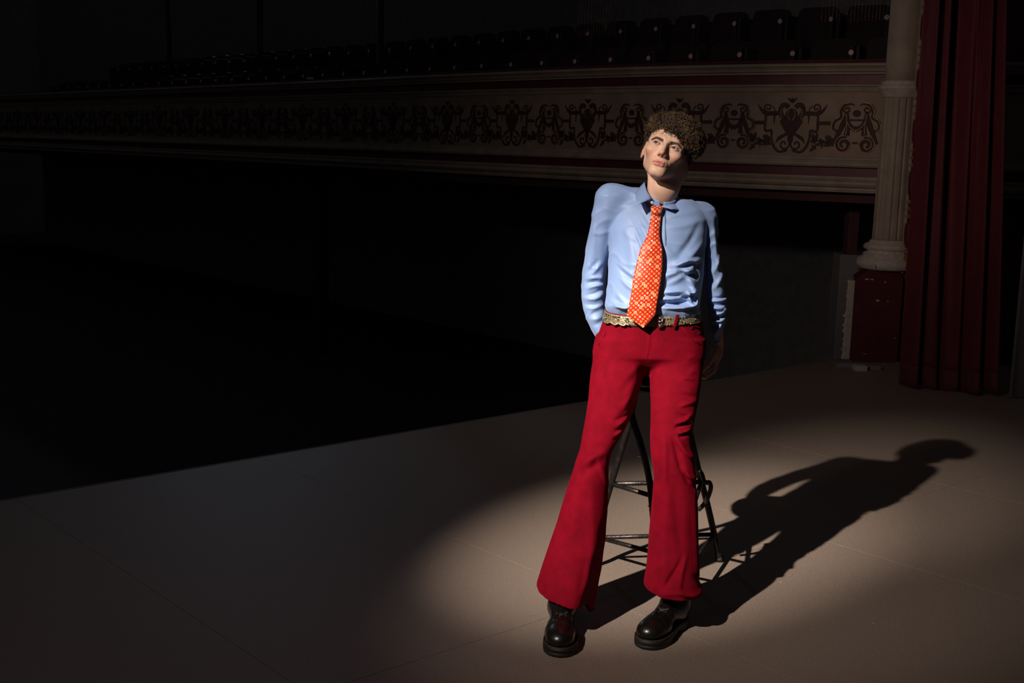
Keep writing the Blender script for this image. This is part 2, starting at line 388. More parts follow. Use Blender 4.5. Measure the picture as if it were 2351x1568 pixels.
# hand-card on the rail
p, t, n = at_off(713, .1, 0, 0)
MB().box(p[0]-.04, p[0]+.04, p[1]-.02, p[1]+.0, 2.352, 2.38, bev=.003).build('reserved_card', M['white'], None, label='small pale card standing on the balcony rail', cat='card')
# beaded strands
def beads(name, px0, px1, ytop, ybot, Y, nstr, lab, amp):
    mb = MB(); rr = random.Random(5)
    for i in range(nstr):
        px = px0+(px1-px0)*i/(nstr-1); a = W(px, ybot+rr.uniform(-3, 3), Y); ztop = W(px, ytop, Y)[2]
        z = a[2]
        mb.tube([(a[0], a[1], a[2]), (a[0], a[1], ztop)], .0016, 4)
        while z < ztop:
            r = .0052*amp; h = .016
            mb.add([(a[0], a[1], z)]+[(a[0]+r*cos(t), a[1]+r*sin(t), z+h/2) for t in (0, pi/2, pi, 3*pi/2)]+[(a[0], a[1], z+h)],
                   [(0, 2, 1), (0, 3, 2), (0, 4, 3), (0, 1, 4), (5, 1, 2), (5, 2, 3), (5, 3, 4), (5, 4, 1)])
            z += .028
    mb.build(name, M['bead'], None, label=lab, cat='curtain', kind='stuff')
beads('bead_fringe', 1886, 2044, -120, 49, 10.55, 20, 'pale vertical strings of beads hanging at upper right beside the column', 1.0)
beads('bead_fringe', 1328, 1411, -100, 82, 12.3, 13, 'faint short row of bead strings left of centre above the balcony', .7)

# ---- column on its plinth, proscenium wall
CY = 9.45
zc = lambda y, x=2035: W(x, y, CY)[2]
cxm = W(2012, 440, CY)[0]+.125+.0
col = empty('column', (cxm, CY, 0), label='fluted cream plaster column with a ringed neck on a tall plinth', cat='column')
zb = zc(618); zn0, zn1 = zc(222), zc(188)
S = lambda r, y: (r, zc(y))
MB().lathe([S(.20, 617.5), S(.225, 614), S(.24, 603), S(.225, 592), S(.19, 588), S(.185, 580), S(.158, 578), S(.16, 574), S(.185, 571), S(.19, 565), S(.175, 560), S(.15, 557), S(.145, 553), S(.13, 550)], (cxm, CY, 0), 48).build('base_moulding', M['plaster'], col, True)
MB().lathe([(.128, zc(556)), (.128, zc(540)), (.125, zc(480)), (.123, zn0-.02), (.123, zn0)], (cxm, CY, 0), 192, flute=(14, zc(548), zn0-.01, .012)).build('fluted_shaft', M['cream'], col, True)
MB().lathe([(.12, zn0-.01), (.135, zn0), (.135, zn0+.02), (.15, zn0+.03), (.15, zn0+.045), (.165, zn0+.055), (.168, zn0+.07), (.15, zn0+.085), (.14, zn1-.02), (.148, zn1-.01), (.14, zn1+.004), (.12, zn1+.01)], (cxm, CY, 0), 48).build('neck_ring', M['plaster'], col, True)
MB().lathe([(.125, zn1), (.12, zn1+.1), (.116, zn1+1.2), (.112, 5.4)], (cxm, CY, 0), 48).build('plain_shaft', M['cream'], col, True)
# plinth
g0 = WF(1940, 832); PX = g0[0]; PY = CY-.20
px1 = W(2060, 560, CY)[0]+.004; zt = zc(640)
pl = empty('plinth', (PX, PY, 0), label='oxblood painted plinth with a cream chipped left edge under the column', cat='plinth')
SK_ = lambda x, y, z: (x+(y-PY)*.27*(x < px1-.01), y, z)
MB().box(PX+.035, px1, PY, PY+.46, 0, zt, T=SK_).build('red_face', M['oxblood'], pl)
V = [(PX+.035, PY-.0, zt), (px1, PY, zt), (px1, PY+.46, zt), (PX+.035+.124, PY+.46, zt), (PX+.16, PY+.06, zb+.005), (px1, PY+.06, zb+.005), (px1, PY+.44, zb+.005), (PX+.26, PY+.44, zb+.005)]
mesh('sloping_cap', V, [(0, 1, 5, 4), (1, 2, 6, 5), (2, 3, 7, 6), (3, 0, 4, 7), (4, 5, 6, 7)], M['oxblood'], pl, False)
mb = MB(); rr = random.Random(2); V = []; F = []
N = 40
for i in range(N+1):
    z = .02+(zt-.02)*i/N; j = rr.uniform(-.004, .012)+(.018 if rr.random() < .2 else 0)
    if i > N*.62: j *= .4
    V += [(PX-.008-j, PY+.004, z), (PX-.004, PY-.003, z), (PX+.042, PY-.003, z), (PX+.042+.08, PY+.3, z), (PX-.004+.08, PY+.3, z)]
for i in range(N):
    for k in range(5): F.append((i*5+k, i*5+(k+1) % 5, (i+1)*5+(k+1) % 5, (i+1)*5+k))
F += [(0, 1, 2, 3, 4), tuple(N*5+k for k in range(5))[::-1]]
mesh('chipped_edge', V, F, M['plaster'], pl, False)
for (x, y, r, l) in ((2008, 612, 3, 8), (2032, 648, 2, 3), (2015, 690, 5, 3), (2038, 692, 2, 2), (1985, 812, 6, 1), (2060, 833, 2, 2), (2020, 836, 2, 2), (2054, 776, 2, 2), (2002, 642, 5, 2), (1990, 641, 6, 2)):
    q = W(x, y, PY); a = r/300; b_ = l/300
    mesh('paint_chip', [(q[0]-a, PY-.0015, q[2]), (q[0]-a*.3, PY-.0015, q[2]+b_), (q[0]+a, PY-.0015, q[2]+b_*.4), (q[0]+a*.2, PY-.0015, q[2]-b_)], [(0, 1, 2, 3)], M['plaster'], pl, False)
q = WF(1918, 843); MB().box(q[0], q[0]+.15, q[1]-.02, q[1]+.18, 0, .035, bev=.004).build('stone_block', M['dark'], None, label='low grey block on the stage at the left foot of the plinth', cat='block')
q = WF(1962, 851); MB().box(q[0], q[0]+.09, q[1]-.02, q[1]+.08, 0, .04, bev=.003).build('wood_block', M['plaster'], None, label='small pale offcut lying in front of the red plinth', cat='block')
q = WF(1992, 850); MB().box(q[0]+.02, q[0]+.10, q[1]-.0, q[1]+.08, 0, .035, bev=.003).build('wood_block', M['dark'], None, label='small dark offcut right of the pale one by the plinth', cat='block')
# proscenium wall (right of the column) with its turned and gilded edge rod
xw = W(2060, 560, CY)[0]+.006
MB().box(xw, xw+3.2, CY-.14, CY+.25, 0, 5.6).build('wall_right', M['oxblood'], None, kind='structure')
MB().box(xw-.006, xw+.006, CY-.16, CY-.05, zb-.005, 5.4).build('trim_3', M['cream'], None, kind='structure')
rod = empty('edge_rod', (xw+.02, CY-.2, 0), label='turned oxblood rod with gilt rings running up beside the column', cat='moulding')
ZR = [zc(y, 2070) for y in (-120, 5, 130, 245, 362, 478, 590)]
for i, z in enumerate(ZR):
    nxt = ZR[i-1] if i else z+.42
    MB().lathe([(.03, z+.09), (.045, z+.12), (.05, z+.15), (.05, nxt-.14), (.045, nxt-.11), (.03, nxt-.085)], (xw+.03, CY-.2, 0), 20).build('smooth_length', M['oxblood'], rod, True)
    for k in range(3):
        zz = z-.055+k*.055
        MB().lathe([(.022, zz-.022), (.044, zz-.006), (.046, zz+.002), (.04, zz+.010), (.022, zz+.03)], (xw+.03, CY-.2, 0), 20).build('gilt_ring', M['gold'] , rod, True)
    V = []; F = []
    for k in range(4):
        zz = z-.085+k*.056; b = len(V)
        for t in np.linspace(-pi/2, pi/2, 7): V.append((xw-.012-.026*cos(t)+.012, CY-.165, zz+.026*sin(t)))
        for t in np.linspace(-pi/2, pi/2, 7): V.append((xw-.012-.026*cos(t)+.012, CY-.175, zz+.026*sin(t)))
        F += [tuple(range(b, b+7)), tuple(range(b+7, b+14))[::-1]]+[(b+j, b+j+7, b+j+8, b+j+1) for j in range(6)]
    mesh('scalloped_shell', V, F, M['cream'], rod, False)
# pedestal behind the plinth, below the balcony
p = W(1932, 700, 10.35)
pp = empty('pilaster', (p[0], 10.35, 0), label='dull pilaster with a grey pedestal half hidden behind the plinth', cat='column')
za, zb2 = W(1932, 582, 10.35)[2], -1.25
MB().box(p[0]-.065, p[0]+.10, 10.25, 10.5, zb2, za, bev=.01).build('pedestal', M['dark'], pp)
MB().box(p[0]+.0, p[0]+.09, 10.3, 10.45, za, 1.215, bev=.008).build('shaft', M['darkred'], pp)

# ---- the red drape
V = []; F = []; NU, NVV = 260, 60
ztop = W(2210, -130, 8.0)[2]
BL = WF(2066, 889); BR = WF(2290, 908)
TL = W(2126, 0, BL[1]); TR = W(2312, 0, BR[1])
TLx = BL[0]+(TL[0]-BL[0])*(ztop/TL[2]); TRx = BR[0]+(TR[0]-BR[0])*(ztop/TR[2])
def drape(u, w):
    # u 0..1 across, w 0..1 upwards
    uu = u+.06*sin(pi*u)*w
    x = (BL[0]*(1-u)+BR[0]*u)*(1-w)+(TLx*(1-uu)+TRx*uu)*w
    ph = u*2*pi*5.2+1.1*sin(u*7+.6)+.5*sin(w*2.2+u*4)
    am = .055+.03*sin(u*9+1)
    y = BL[1]*(1-u)+BR[1]*u+am*(sin(ph)+.35*sin(2*ph+1.2))*(1-.25*w)+.010*sin(ph*3+w*5)
    y += .24*math.exp(-((u-.43)/.10)**2)*w**.6+.05*(u > .5)*sin((u-.5)*2*pi*4)
    return x+.02*cos(ph)*(1-w*.4), y
for j in range(NVV+1):
    w = j/NVV
    for i in range(NU+1):
        u = i/NU; x, y = drape(u, w); V.append((x, y, .012+w*(ztop-.012)+(.02*(1-w)**8*sin(u*9))))
        
F = np.array([(j*(NU+1)+i, j*(NU+1)+i+1, (j+1)*(NU+1)+i+1, (j+1)*(NU+1)+i) for j in range(NVV) for i in range(NU)])
jh = 3
dr = mesh('stage_curtain', V, F[jh*NU//1:], M['velvet'], None, True, label='heavy dark red velvet drape falling in folds right of the column', cat='curtain')
mesh('hem_band', np.array(V[:(jh+1)*(NU+1)]), F[:jh*NU], M['hem'], dr, True)
for o in (dr, dr.children[0]):
    s_ = o.modifiers.new('t', 'SOLIDIFY'); s_.thickness = .006
q = BR
mb = MB(); V = []; F = []
for i in range(121):
    u = i/120; x = q[0]+.04+u*3.0; y = q[1]-.10-u*1.6+.05*sin(u*60)
    V += [(x, y, .01), (x, y, ztop+1)]
F = [(2*i, 2*i+2, 2*i+3, 2*i+1) for i in range(120)]
o = mesh('wing_drape', V, F, M['black'], None, True, label='black masking drape at the far right edge of the stage', cat='curtain')
o.modifiers.new('t', 'SOLIDIFY').thickness = .006

mb = MB(); rr = random.Random(9)
for (x, y) in [(622, 1402), (805, 1290), (1143, 1488), (1172, 1186), (1216, 1213), (2040, 1154), (2105, 1188), (1915, 1165), (1933, 1256), (1852, 1270), (2005, 1432), (1487, 1163), (1496, 1206), (1792, 1338), (1850, 1427), (1940, 1075), (990, 1300), (870, 1470), (690, 1455), (1900, 1236)]:
    q = WF(x, y); L = rr.uniform(.002, .0045); a = rr.uniform(0, 3.1); c, s = cos(a), sin(a)
    mb.add([(q[0]-L*c, q[1]-L*s, .001), (q[0]+.0008*s, q[1]-.0008*c, .003), (q[0]+L*c, q[1]+L*s, .001), (q[0]-.0008*s, q[1]+.0008*c, .001)], [(0, 1, 2), (0, 2, 3), (0, 3, 1), (1, 3, 2)])
mb.build('floor_debris', M['plaster'], None, label='tiny pale flecks scattered over the stage boards', cat='debris', kind='stuff')
# ================================================================== SDF TOOLKIT (sparse surface nets)
def nets(*a, **k):
    return nets_(*a, **k)
def nets_(f, xs, ys, zs, B=4):
    xs = [np.asarray(a, float) for a in (xs, ys, zs)]
    nb = [(len(a)-1)//B for a in xs]
    xs = [a[:n*B+1] for a, n in zip(xs, nb)]
    c = [(a[0:-1:B]+a[B::B])/2 for a in xs]; hd = [(a[B::B]-a[0:-1:B])/2 for a in xs]
    I, J, K = np.meshgrid(*[np.arange(n) for n in nb], indexing='ij'); I, J, K = I.ravel(), J.ravel(), K.ravel()
    P = np.stack([c[0][I], c[1][J], c[2][K]], 1); rad = np.sqrt(hd[0][I]**2+hd[1][J]**2+hd[2][K]**2)
    d = np.concatenate([f(P[i:i+400000]) for i in range(0, len(P), 400000)])
    act = np.abs(d) < rad*1.35+.004
    I, J, K = I[act]*B, J[act]*B, K[act]*B; n = len(I)
    o = np.arange(B+1); oi, oj, ok = [q.ravel() for q in np.meshgrid(o, o, o, indexing='ij')]
    gi, gj, gk = I[:, None]+oi, J[:, None]+oj, K[:, None]+ok
    Q = np.stack([xs[0][gi], xs[1][gj], xs[2][gk]], -1).reshape(-1, 3)
    v = np.concatenate([f(Q[i:i+600000]) for i in range(0, len(Q), 600000)]).reshape(n, B+1, B+1, B+1)
    C = [v[:, a:B+a, b:B+b, e:B+e] for a in (0, 1) for b in (0, 1) for e in (0, 1)]
    ins = sum((q < 0).astype(int) for q in C); m = (ins > 0) & (ins < 8)
    w = np.argwhere(m); b_, ci, cj, ck = w.T
    vals = np.stack([q[m] for q in C], 1)
    gI, gJ, gK = I[b_]+ci, J[b_]+cj, K[b_]+ck
    NY, NZ = len(xs[1])+2, len(xs[2])+2
    key = (gI.astype(np.int64)*NY+gJ)*NZ+gK
    cor = np.array([(a, b, e) for a in (0, 1) for b in (0, 1) for e in (0, 1)], float)
    acc = np.zeros((len(w), 3)); cnt = np.zeros(len(w))
    for a in range(8):
        for b in range(a+1, 8):
            if abs(cor[a]-cor[b]).sum() == 1:
                va, vb = vals[:, a], vals[:, b]; s = (va < 0) != (vb < 0)
                t = np.where(s, va/(va-vb+1e-20), 0); acc += (cor[a]+(cor[b]-cor[a])*t[:, None])*s[:, None]; cnt += s
    fr = acc/cnt[:, None]
    lo = np.stack([xs[0][gI], xs[1][gJ], xs[2][gK]], 1); hi = np.stack([xs[0][gI+1], xs[1][gJ+1], xs[2][gK+1]], 1)
    V = lo+(hi-lo)*fr
    order = np.argsort(key); ks = key[order]
    def find(k):
        p = np.searchsorted(ks, k); p = np.clip(p, 0, len(ks)-1); return np.where(ks[p] == k, order[p], -1)
    F = []
    for ax in range(3):
        v0 = v[:, :B, :B, :B]; v1 = [v[:, 1:, :B, :B], v[:, :B, 1:, :B], v[:, :B, :B, 1:]][ax]
        s = (v0 < 0) != (v1 < 0); w = np.argwhere(s); b_ = w[:, 0]
        g = np.stack([I[b_]+w[:, 1], J[b_]+w[:, 2], K[b_]+w[:, 3]], 1).astype(np.int64)
        a1, a2 = [(1, 2), (2, 0), (0, 1)][ax]; q = []
        for (p1, p2) in ((1, 1), (0, 1), (0, 0), (1, 0)):
            h = g.copy(); h[:, a1] -= p1; h[:, a2] -= p2; q.append(find((h[:, 0]*NY+h[:, 1])*NZ+h[:, 2]))
        q = np.stack(q, 1); flip = (v0[s] >= 0); q[flip] = q[flip][:, ::-1]
        F.append(q[(q >= 0).all(1)])
    return V, np.concatenate(F)
def smin(a, b, k):
    h = np.clip(.5+.5*(b-a)/k, 0, 1); return b*(1-h)+a*h-k*h*(1-h)
def smax(a, b, k): return -smin(-a, -b, k)
def sph(P, c, r): return np.linalg.norm(P-np.asarray(c), axis=1)-r
def ell(P, c, r):
    q = (P-np.asarray(c)); r = np.asarray(r, float); k0 = np.linalg.norm(q/r, axis=1); k1 = np.linalg.norm(q/r**2, axis=1)+1e-9
    return k0*(k0-1)/k1
def cap(P, a, b, ra, rb=None):
    rb = ra if rb is None else rb; a = np.asarray(a, float); b = np.asarray(b, float); ab = b-a
    t = np.clip((P-a)@ab/(ab@ab+1e-12), 0, 1); return np.linalg.norm(P-a-t[:, None]*ab, axis=1)-(ra+(rb-ra)*t)
def chain(P, pts, rs, k=.004):
    d = None
    for i in range(len(pts)-1):
        e = cap(P, pts[i], pts[i+1], rs[i], rs[i+1]); d = e if d is None else smin(d, e, k)
    return d
class Loft:
    """limb/garment tube measured by rows (py, xl, xr, Yc, b): photo row, edges, depth of the axis, half depth"""
    def __init__(s, rows, p=2.0, shrink=0.0, yaw=0.0):
        s.yaw = R(yaw)
        T = []
        for (py, xl, xr, Yc, b) in rows:
            c = W((xl+xr)/2, py, Yc); l = W(xl, py, Yc); r = W(xr, py, Yc)
            T.append((c[2], c[0], c[1], max(np.linalg.norm(r-l)/2-shrink, .008), max(b-shrink, .008)))
        if yaw: T = [(z, x, y, math.sqrt(max(a*a-(b*sin(s.yaw))**2, 1e-6))/cos(s.yaw), b) for z, x, y, a, b in T]
        s.T = np.array(sorted(T)); s.p = p
        z = s.T[:, 0]; g = np.linspace(z[0], z[-1], 200)
        s.g = g; s.C = np.stack([np.interp(g, z, s.T[:, i]) for i in range(1, 5)], 1)
        k = np.array([1, 4, 6, 4, 1.])/16
        for i in range(4):
            e = np.pad(s.C[:, i], 2, mode='edge')
            for _ in range(6): e = np.pad(np.convolve(e, k, 'valid'), 2, mode='edge')
            s.C[:, i] = e[2:-2]
        s.z0, s.z1 = z[0], z[-1]
    def at(s, z): return [np.interp(z, s.g, s.C[:, i]) for i in range(4)]
    def __call__(s, P, ext=True):
        cx, cy, a, b = s.at(P[:, 2]); dx, dy = P[:, 0]-cx, P[:, 1]-cy
        if s.yaw: dx, dy = dx*cos(s.yaw)-dy*sin(s.yaw), dx*sin(s.yaw)+dy*cos(s.yaw)
        qx = dx/a; qy = dy/b
        k = (np.abs(qx)**s.p+np.abs(qy)**s.p)**(1/s.p)
        d = (k-1)*np.minimum(a, b)
        # nearer-true distance away from the narrow side
        d = np.where(k > 1, np.maximum(d, 0), d)
        cap_ = np.maximum(s.z0-P[:, 2], P[:, 2]-s.z1)
        return smax(d, cap_, .004)
def segdist2(px, pz, a, b):
    ab = b-a; L = ab@ab+1e-12; t = ((px-a[0])*ab[0]+(pz-a[1])*ab[1])/L; tc = np.clip(t, 0, 1)
    dx = px-a[0]-tc*ab[0]; dz = pz-a[1]-tc*ab[1]; return np.sqrt(dx*dx+dz*dz), tc
class Creases:
    """ridges (+) and valleys (-) laid by photo end points on a garment at depth Y; (x0,y0,x1,y1,width px,height mm[,bend px])"""
    def __init__(s, L, Y):
        s.S = []
        for c in L:
            x0, y0, x1, y1, w, A = c[:6]; bend = c[6] if len(c) > 6 else 0
            n = np.array([-(y1-y0), x1-x0], float); n /= np.linalg.norm(n)+1e-9
            m_ = ((x0+x1)/2+n[0]*bend, (y0+y1)/2+n[1]*bend)
            pts = [(x0, y0), m_, (x1, y1)] if bend else [(x0, y0), (x1, y1)]
            if bend: pts = [tuple(q) for q in spline(pts, 5)]
            q = [W(a, b, Y)[[0, 2]] for a, b in pts]
            s.S.append((q, w*Y/FPX, A/1000.))
        s.Y = Y
    def __call__(s, P):
        out = np.zeros(len(P)); front = 1/(1+np.exp((P[:, 1]-s.Y-.03)/.015)); px, pz = P[:, 0], P[:, 2]
        for q, w, A in s.S:
            Q = np.array(q); lo = Q.min(0)-3*w; hi = Q.max(0)+3*w
            m = (px > lo[0]) & (px < hi[0]) & (pz > lo[1]) & (pz < hi[1])
            if not m.any(): continue
            best = np.full(m.sum(), 9.); tt = np.zeros(m.sum())
            for i in range(len(q)-1):
                d, t = segdist2(px[m], pz[m], q[i], q[i+1]); g = d < best; best[g] = d[g]; tt[g] = (i+t[g])/(len(q)-1)
            out[m] += A*np.exp(-(best/w)**2)*np.sin(pi*np.clip(.08+.84*tt, 0, 1))**.6
        return out*front
def vnoise(P, s, seed=0):               # cheap smooth noise from summed sines
    r = np.random.default_rng(seed); o = np.zeros(len(P))
    for _ in range(7):
        k = r.normal(size=3); k *= s*r.uniform(.6, 1.5)/np.linalg.norm(k); o += np.sin(P@k+r.uniform(0, 6.28))
    return o/7
def lines(P, s, w, seed):                # thin wandering crease lines
    return np.exp(-(vnoise(P, s, seed)/w)**2)
def grid(lo, hi, h): return np.arange(lo, hi+h, h)

# ================================================================== PERSON
def head_matrix():
    a = R(-12.5); b = R(12); c = R(15.5)
    Rx = np.array([[1, 0, 0], [0, cos(b), sin(b)], [0, -sin(b), cos(b)]])      # lifts the face (-y goes to +z)
    Rz = np.array([[cos(a), -sin(a), 0], [sin(a), cos(a), 0], [0, 0, 1]])
    Ry = np.array([[cos(c), 0, sin(c)], [0, 1, 0], [-sin(c), 0, cos(c)]])
    return Ry@Rz@Rx
HM = head_matrix()
EY = .031
HO = W(1528, 333, 4.00)-HM@np.array([0, -.082, 0])
def toh(P): return (P-HO)@HM            # world -> head local
def fromh(q): return HO+HM@np.asarray(q, float)
EYE_R = .0122; EYE_C = [np.array([s*EY, -.0685, 0.0]) for s in (-1, 1)]
def face(Q):
    X, Y, Z = Q.T; A = np.stack([np.abs(X), Y, Z], 1)            # mirrored
    d = ell(Q, (0, .012, .032), (.072, .090, .086))
    d = smin(d, ell(Q, (0, -.024, -.026), (.056, .058, .076)), .02)
    d = smin(d, ell(A, (.0, -.052, .040), (.056, .036, .045)), .02)          # forehead
    d = smin(d, cap(A, (.0420, -.004, -.057), (.014, -.069, -.092), .0135, .0138), .022)   # jaw line
    d = smin(d, cap(A, (.0495, .0, -.02), (.0420, -.004, -.057), .017, .0135), .02)
    d = smin(d, ell(A, (.0, -.074, -.0935), (.020, .017, .0145)), .016)       # chin
    d = smin(d, ell(A, (.043, -.053, -.024), (.022, .025, .018)), .022)      # cheekbone
    d = smin(d, ell(Q, (0, -.066, -.064), (.030, .029, .026)), .018)         # muzzle
    d = smax(d, -ell(A, (.076, -.052, -.060), (.014, .032, .026)), .030)     # hollow of the cheek
    d = smax(d, -ell(A, (.088, -.050, .022), (.018, .030, .030)), .02)
    # brow ridge, sockets
    d = smin(d, cap(A, (.008, -.081, .0165), (.030, -.0775, .0195), .0085, .0088), .011)
    d = smin(d, cap(A, (.030, -.0775, .0195), (.050, -.060, .010), .0088, .008), .012)
    d = smax(d, -ell(A, (.0295, -.0950, .0010), (.0175, .0165, .0115)), .012)
    # nose
    d = smin(d, cap(Q, (0, -.0835, .010), (0, -.1050, -.0285), .0070, .0078), .010)
    d = smin(d, ell(Q, (0, -.1075, -.0340), (.0080, .0092, .0078)), .007)
    d = smin(d, ell(A, (.0098, -.0950, -.0378), (.0058, .0090, .0064)), .008)
    d = smin(d, cap(Q, (0, -.098, -.041), (0, -.088, -.0440), .0040, .005), .006)
    d = smax(d, -ell(A, (.0056, -.1010, -.0440), (.0030, .0060, .0040)), .003)
    # lips
    zc_ = ZM-.9*X**2; o = ZM+.0712
    up = smin(cap(A, (0.0032, -.0975, -.0668+o), (.0135, -.0932, -.0680+o), .0030, .0029), cap(A, (.0135, -.0932, -.0680+o), (.0235, -.0845, -.0712+o), .0029, .0014), .005)
    lo = smin(cap(A, (0, -.0955, -.0762+o), (.0115, -.0925, -.0752+o), .0046, .0040), cap(A, (.0115, -.0925, -.0752+o), (.0225, -.0845, -.0720+o), .0040, .0012), .005)
    d = smin(d, up, .006); d = smin(d, lo, .006)
    front = (Y < -.06)
    d = d+np.where(front & (A[:, 0] < .027), .0017*np.exp(-((Z-zc_-.0002)/.0019)**2)*np.clip(1-(A[:, 0]/.027)**4, 0, 1), 0)
    d = d+np.where(front, .0012*np.exp(-(X/.0038)**2-((Z-ZM-.0135)/.005)**2), 0)            # philtrum
    d = d+np.where(front, .0026*np.exp(-(X/.016)**2-((Z-ZM+.0145)/.0045)**2), 0)           # labiomental fold
    d = d+np.where(front, .0008*np.exp(-((A[:, 0]-.0225-(-.040-Z)*.35)/.004)**2-((Z+.052)/.014)**2), 0)
    # lids round the eyeball with an almond opening
    E = A-np.array([EY, -.0685, 0.0])
    lid = np.linalg.norm(E, axis=1)-(EYE_R+.0019)
    d = smin(d, np.maximum(lid, E[:, 1]+.001), .0035)
    u = E[:, 0]/.0145; hu = np.clip(1-u*u, 0, None)
    top = .0044*hu**.75+.0010*u; bot = -.0040*hu**.85+.0008*u
    al = np.maximum(E[:, 2]-top, bot-E[:, 2]); al = np.maximum(al, np.abs(E[:, 0])-.0145)
    al = np.maximum(al, E[:, 1]+.002)
    d = smax(d, -np.maximum(al, -(np.linalg.norm(E, axis=1)-(EYE_R-.0035))), .0010)
    # lid crease
    d = d+np.where(front, .0010*np.exp(-((E[:, 2]-top-.0036)/.0010)**2)*np.exp(-(u*.75)**4), 0)
    # ears
    O = A-np.array([.0655, .002, -.012]); a_ = R(16)
    Ox = O[:, 0]*cos(a_)-O[:, 1]*sin(a_); Oy = O[:, 0]*sin(a_)+O[:, 1]*cos(a_)
    OO = np.stack([Ox, Oy+O[:, 2]*.22, O[:, 2]], 1)
    e = ell(OO, (0.004, .012, 0), (.0060, .0175, .0300))
    e = smax(e, -ell(OO, (.011, .011, .004), (.0065, .0110, .0205)), .003)
    e = smin(e, ell(OO, (.0065, .005, -.002), (.003, .006, .014)), .003)
    d = smin(d, e, .006)
    return d
ZM = -.0655
NK = [W(1545, 392, 4.10), W(1523, 432, 4.085), W(1514, 478, 4.13)]
# hands: palm frame -> five separate curled fingers
def hand(P, wrist, dirv, palmn, side, s=1.0, curl=(.5, .6, .5)):
    """dirv: wrist->knuckles, palmn: palm normal, side: +1 thumb towards cross(dirv,palmn)"""
    d_ = dirv/np.linalg.norm(dirv); n_ = palmn-d_*(palmn@d_); n_ /= np.linalg.norm(n_); t_ = np.cross(d_, n_)*side
    L = lambda a, b, c: wrist+s*(d_*a+t_*b+n_*c)
    D = cap(P, L(0, 0, 0), L(.03, .004, 0), .021*s, .022*s)
    for b in (.026, .009, -.009, -.025): D = smin(D, cap(P, L(.025, b*.55, .0), L(.088, b, .002), .0135*s, .0105*s), .012)
    for b, ln in ((.027, .9), (.009, 1.0), (-.009, .93), (-.026, .75)):
        a = .092; c = .003; pts = [L(a, b, c)]; ang = 0; rs = [.0093*s]
        for seg_, cu, r in ((.042, curl[0], .0086), (.026, curl[1], .0078), (.021, curl[2], .0068)):
            ang += cu; a += seg_*ln*cos(ang); c += seg_*ln*sin(ang); pts.append(L(a, b*1.02, c)); rs.append(r*s)
        D = smin(D, chain(P, pts, rs, .003), .0035)
    tp = [L(.018, .022, .006), L(.048, .045, .016), L(.076, .050, .030), L(.098, .044, .042)]
    D = smin(D, chain(P, tp, [.014*s, .0115*s, .0095*s, .0078*s], .004), .009)
    return D
WR_R = W(1648, 795, 4.20); HDR = W(1640, 846, 4.19)-WR_R
WR_L = W(1392, 778, 4.25); HDL = W(1420, 840, 4.33)-WR_L
def ARM(rows, sh): return Loft(rows, 2.0, sh)
TORSO = [(455, 1440, 1585, 4.14, .050), (475, 1402, 1606, 4.135, .078), (500, 1396, 1618, 4.13, .094), (530, 1398, 1620, 4.125, .112), (565, 1400, 1617, 4.12, .120), (620, 1398, 1612, 4.105, .120),
         (660, 1396, 1606, 4.095, .116), (690, 1392, 1603, 4.09, .112), (704, 1389, 1602, 4.085, .110), (714, 1391, 1600, 4.085, .098), (724, 1398, 1594, 4.085, .084), (745, 1402, 1588, 4.085, .075), (760, 1404, 1586, 4.085, .075)]
ARML = [(452, 1380, 1424, 4.15, .046), (470, 1368, 1425, 4.155, .056), (495, 1362, 1420, 4.165, .058), (530, 1354, 1411, 4.18, .056), (570, 1346, 1401, 4.20, .054), (610, 1340, 1394, 4.215, .051), (645, 1336, 1391, 4.225, .050),
        (680, 1335, 1390, 4.23, .049), (710, 1339, 1388, 4.23, .046), (735, 1347, 1390, 4.23, .043), (758, 1358, 1396, 4.23, .039), (780, 1372, 1406, 4.235, .036)]
ARMR = [(485, 1596, 1632, 4.14, .042), (500, 1598, 1639, 4.14, .050), (530, 1602, 1643, 4.135, .050), (570, 1606, 1646, 4.135, .050), (600, 1612, 1652, 4.135, .050), (640, 1618, 1659, 4.135, .049), (680, 1622, 1664, 4.135, .046),
        (710, 1625, 1667, 4.14, .043), (735, 1627, 1664, 4.15, .040), (758, 1630, 1658, 4.16, .036), (775, 1632, 1654, 4.17, .033), (787, 1635, 1651, 4.175, .030)]
PELV = [(716, 1391, 1606, 4.09, .104), (728, 1388, 1609, 4.09, .106), (745, 1383, 1612, 4.09, .110), (765, 1376, 1615, 4.09, .114), (790, 1368, 1617, 4.09, .118), (812, 1364, 1616, 4.085, .112), (832, 1378, 1600, 4.09, .086), (852, 1420, 1560, 4.095, .045)]
LEGL = [(775, 1372, 1484, 4.09, .095), (800, 1366, 1487, 4.08, .098), (830, 1361, 1486, 4.07, .098), (880, 1354, 1478, 4.04, .092), (930, 1349, 1464, 4.00, .085), (965, 1344, 1448, 3.98, .080), (995, 1339, 1428, 3.965, .074), (1025, 1334, 1408, 3.95, .072),
        (1055, 1325, 1398, 3.94, .072), (1090, 1313, 1397, 3.93, .075), (1130, 1300, 1396, 3.93, .082), (1170, 1288, 1395, 3.925, .090), (1215, 1274, 1393, 3.92, .100), (1290, 1249, 1389, 3.90, .124), (1345, 1231, 1384, 3.875, .140), (1400, 1214, 1380, 3.855, .148), (1450, 1204, 1376, 3.845, .152)]
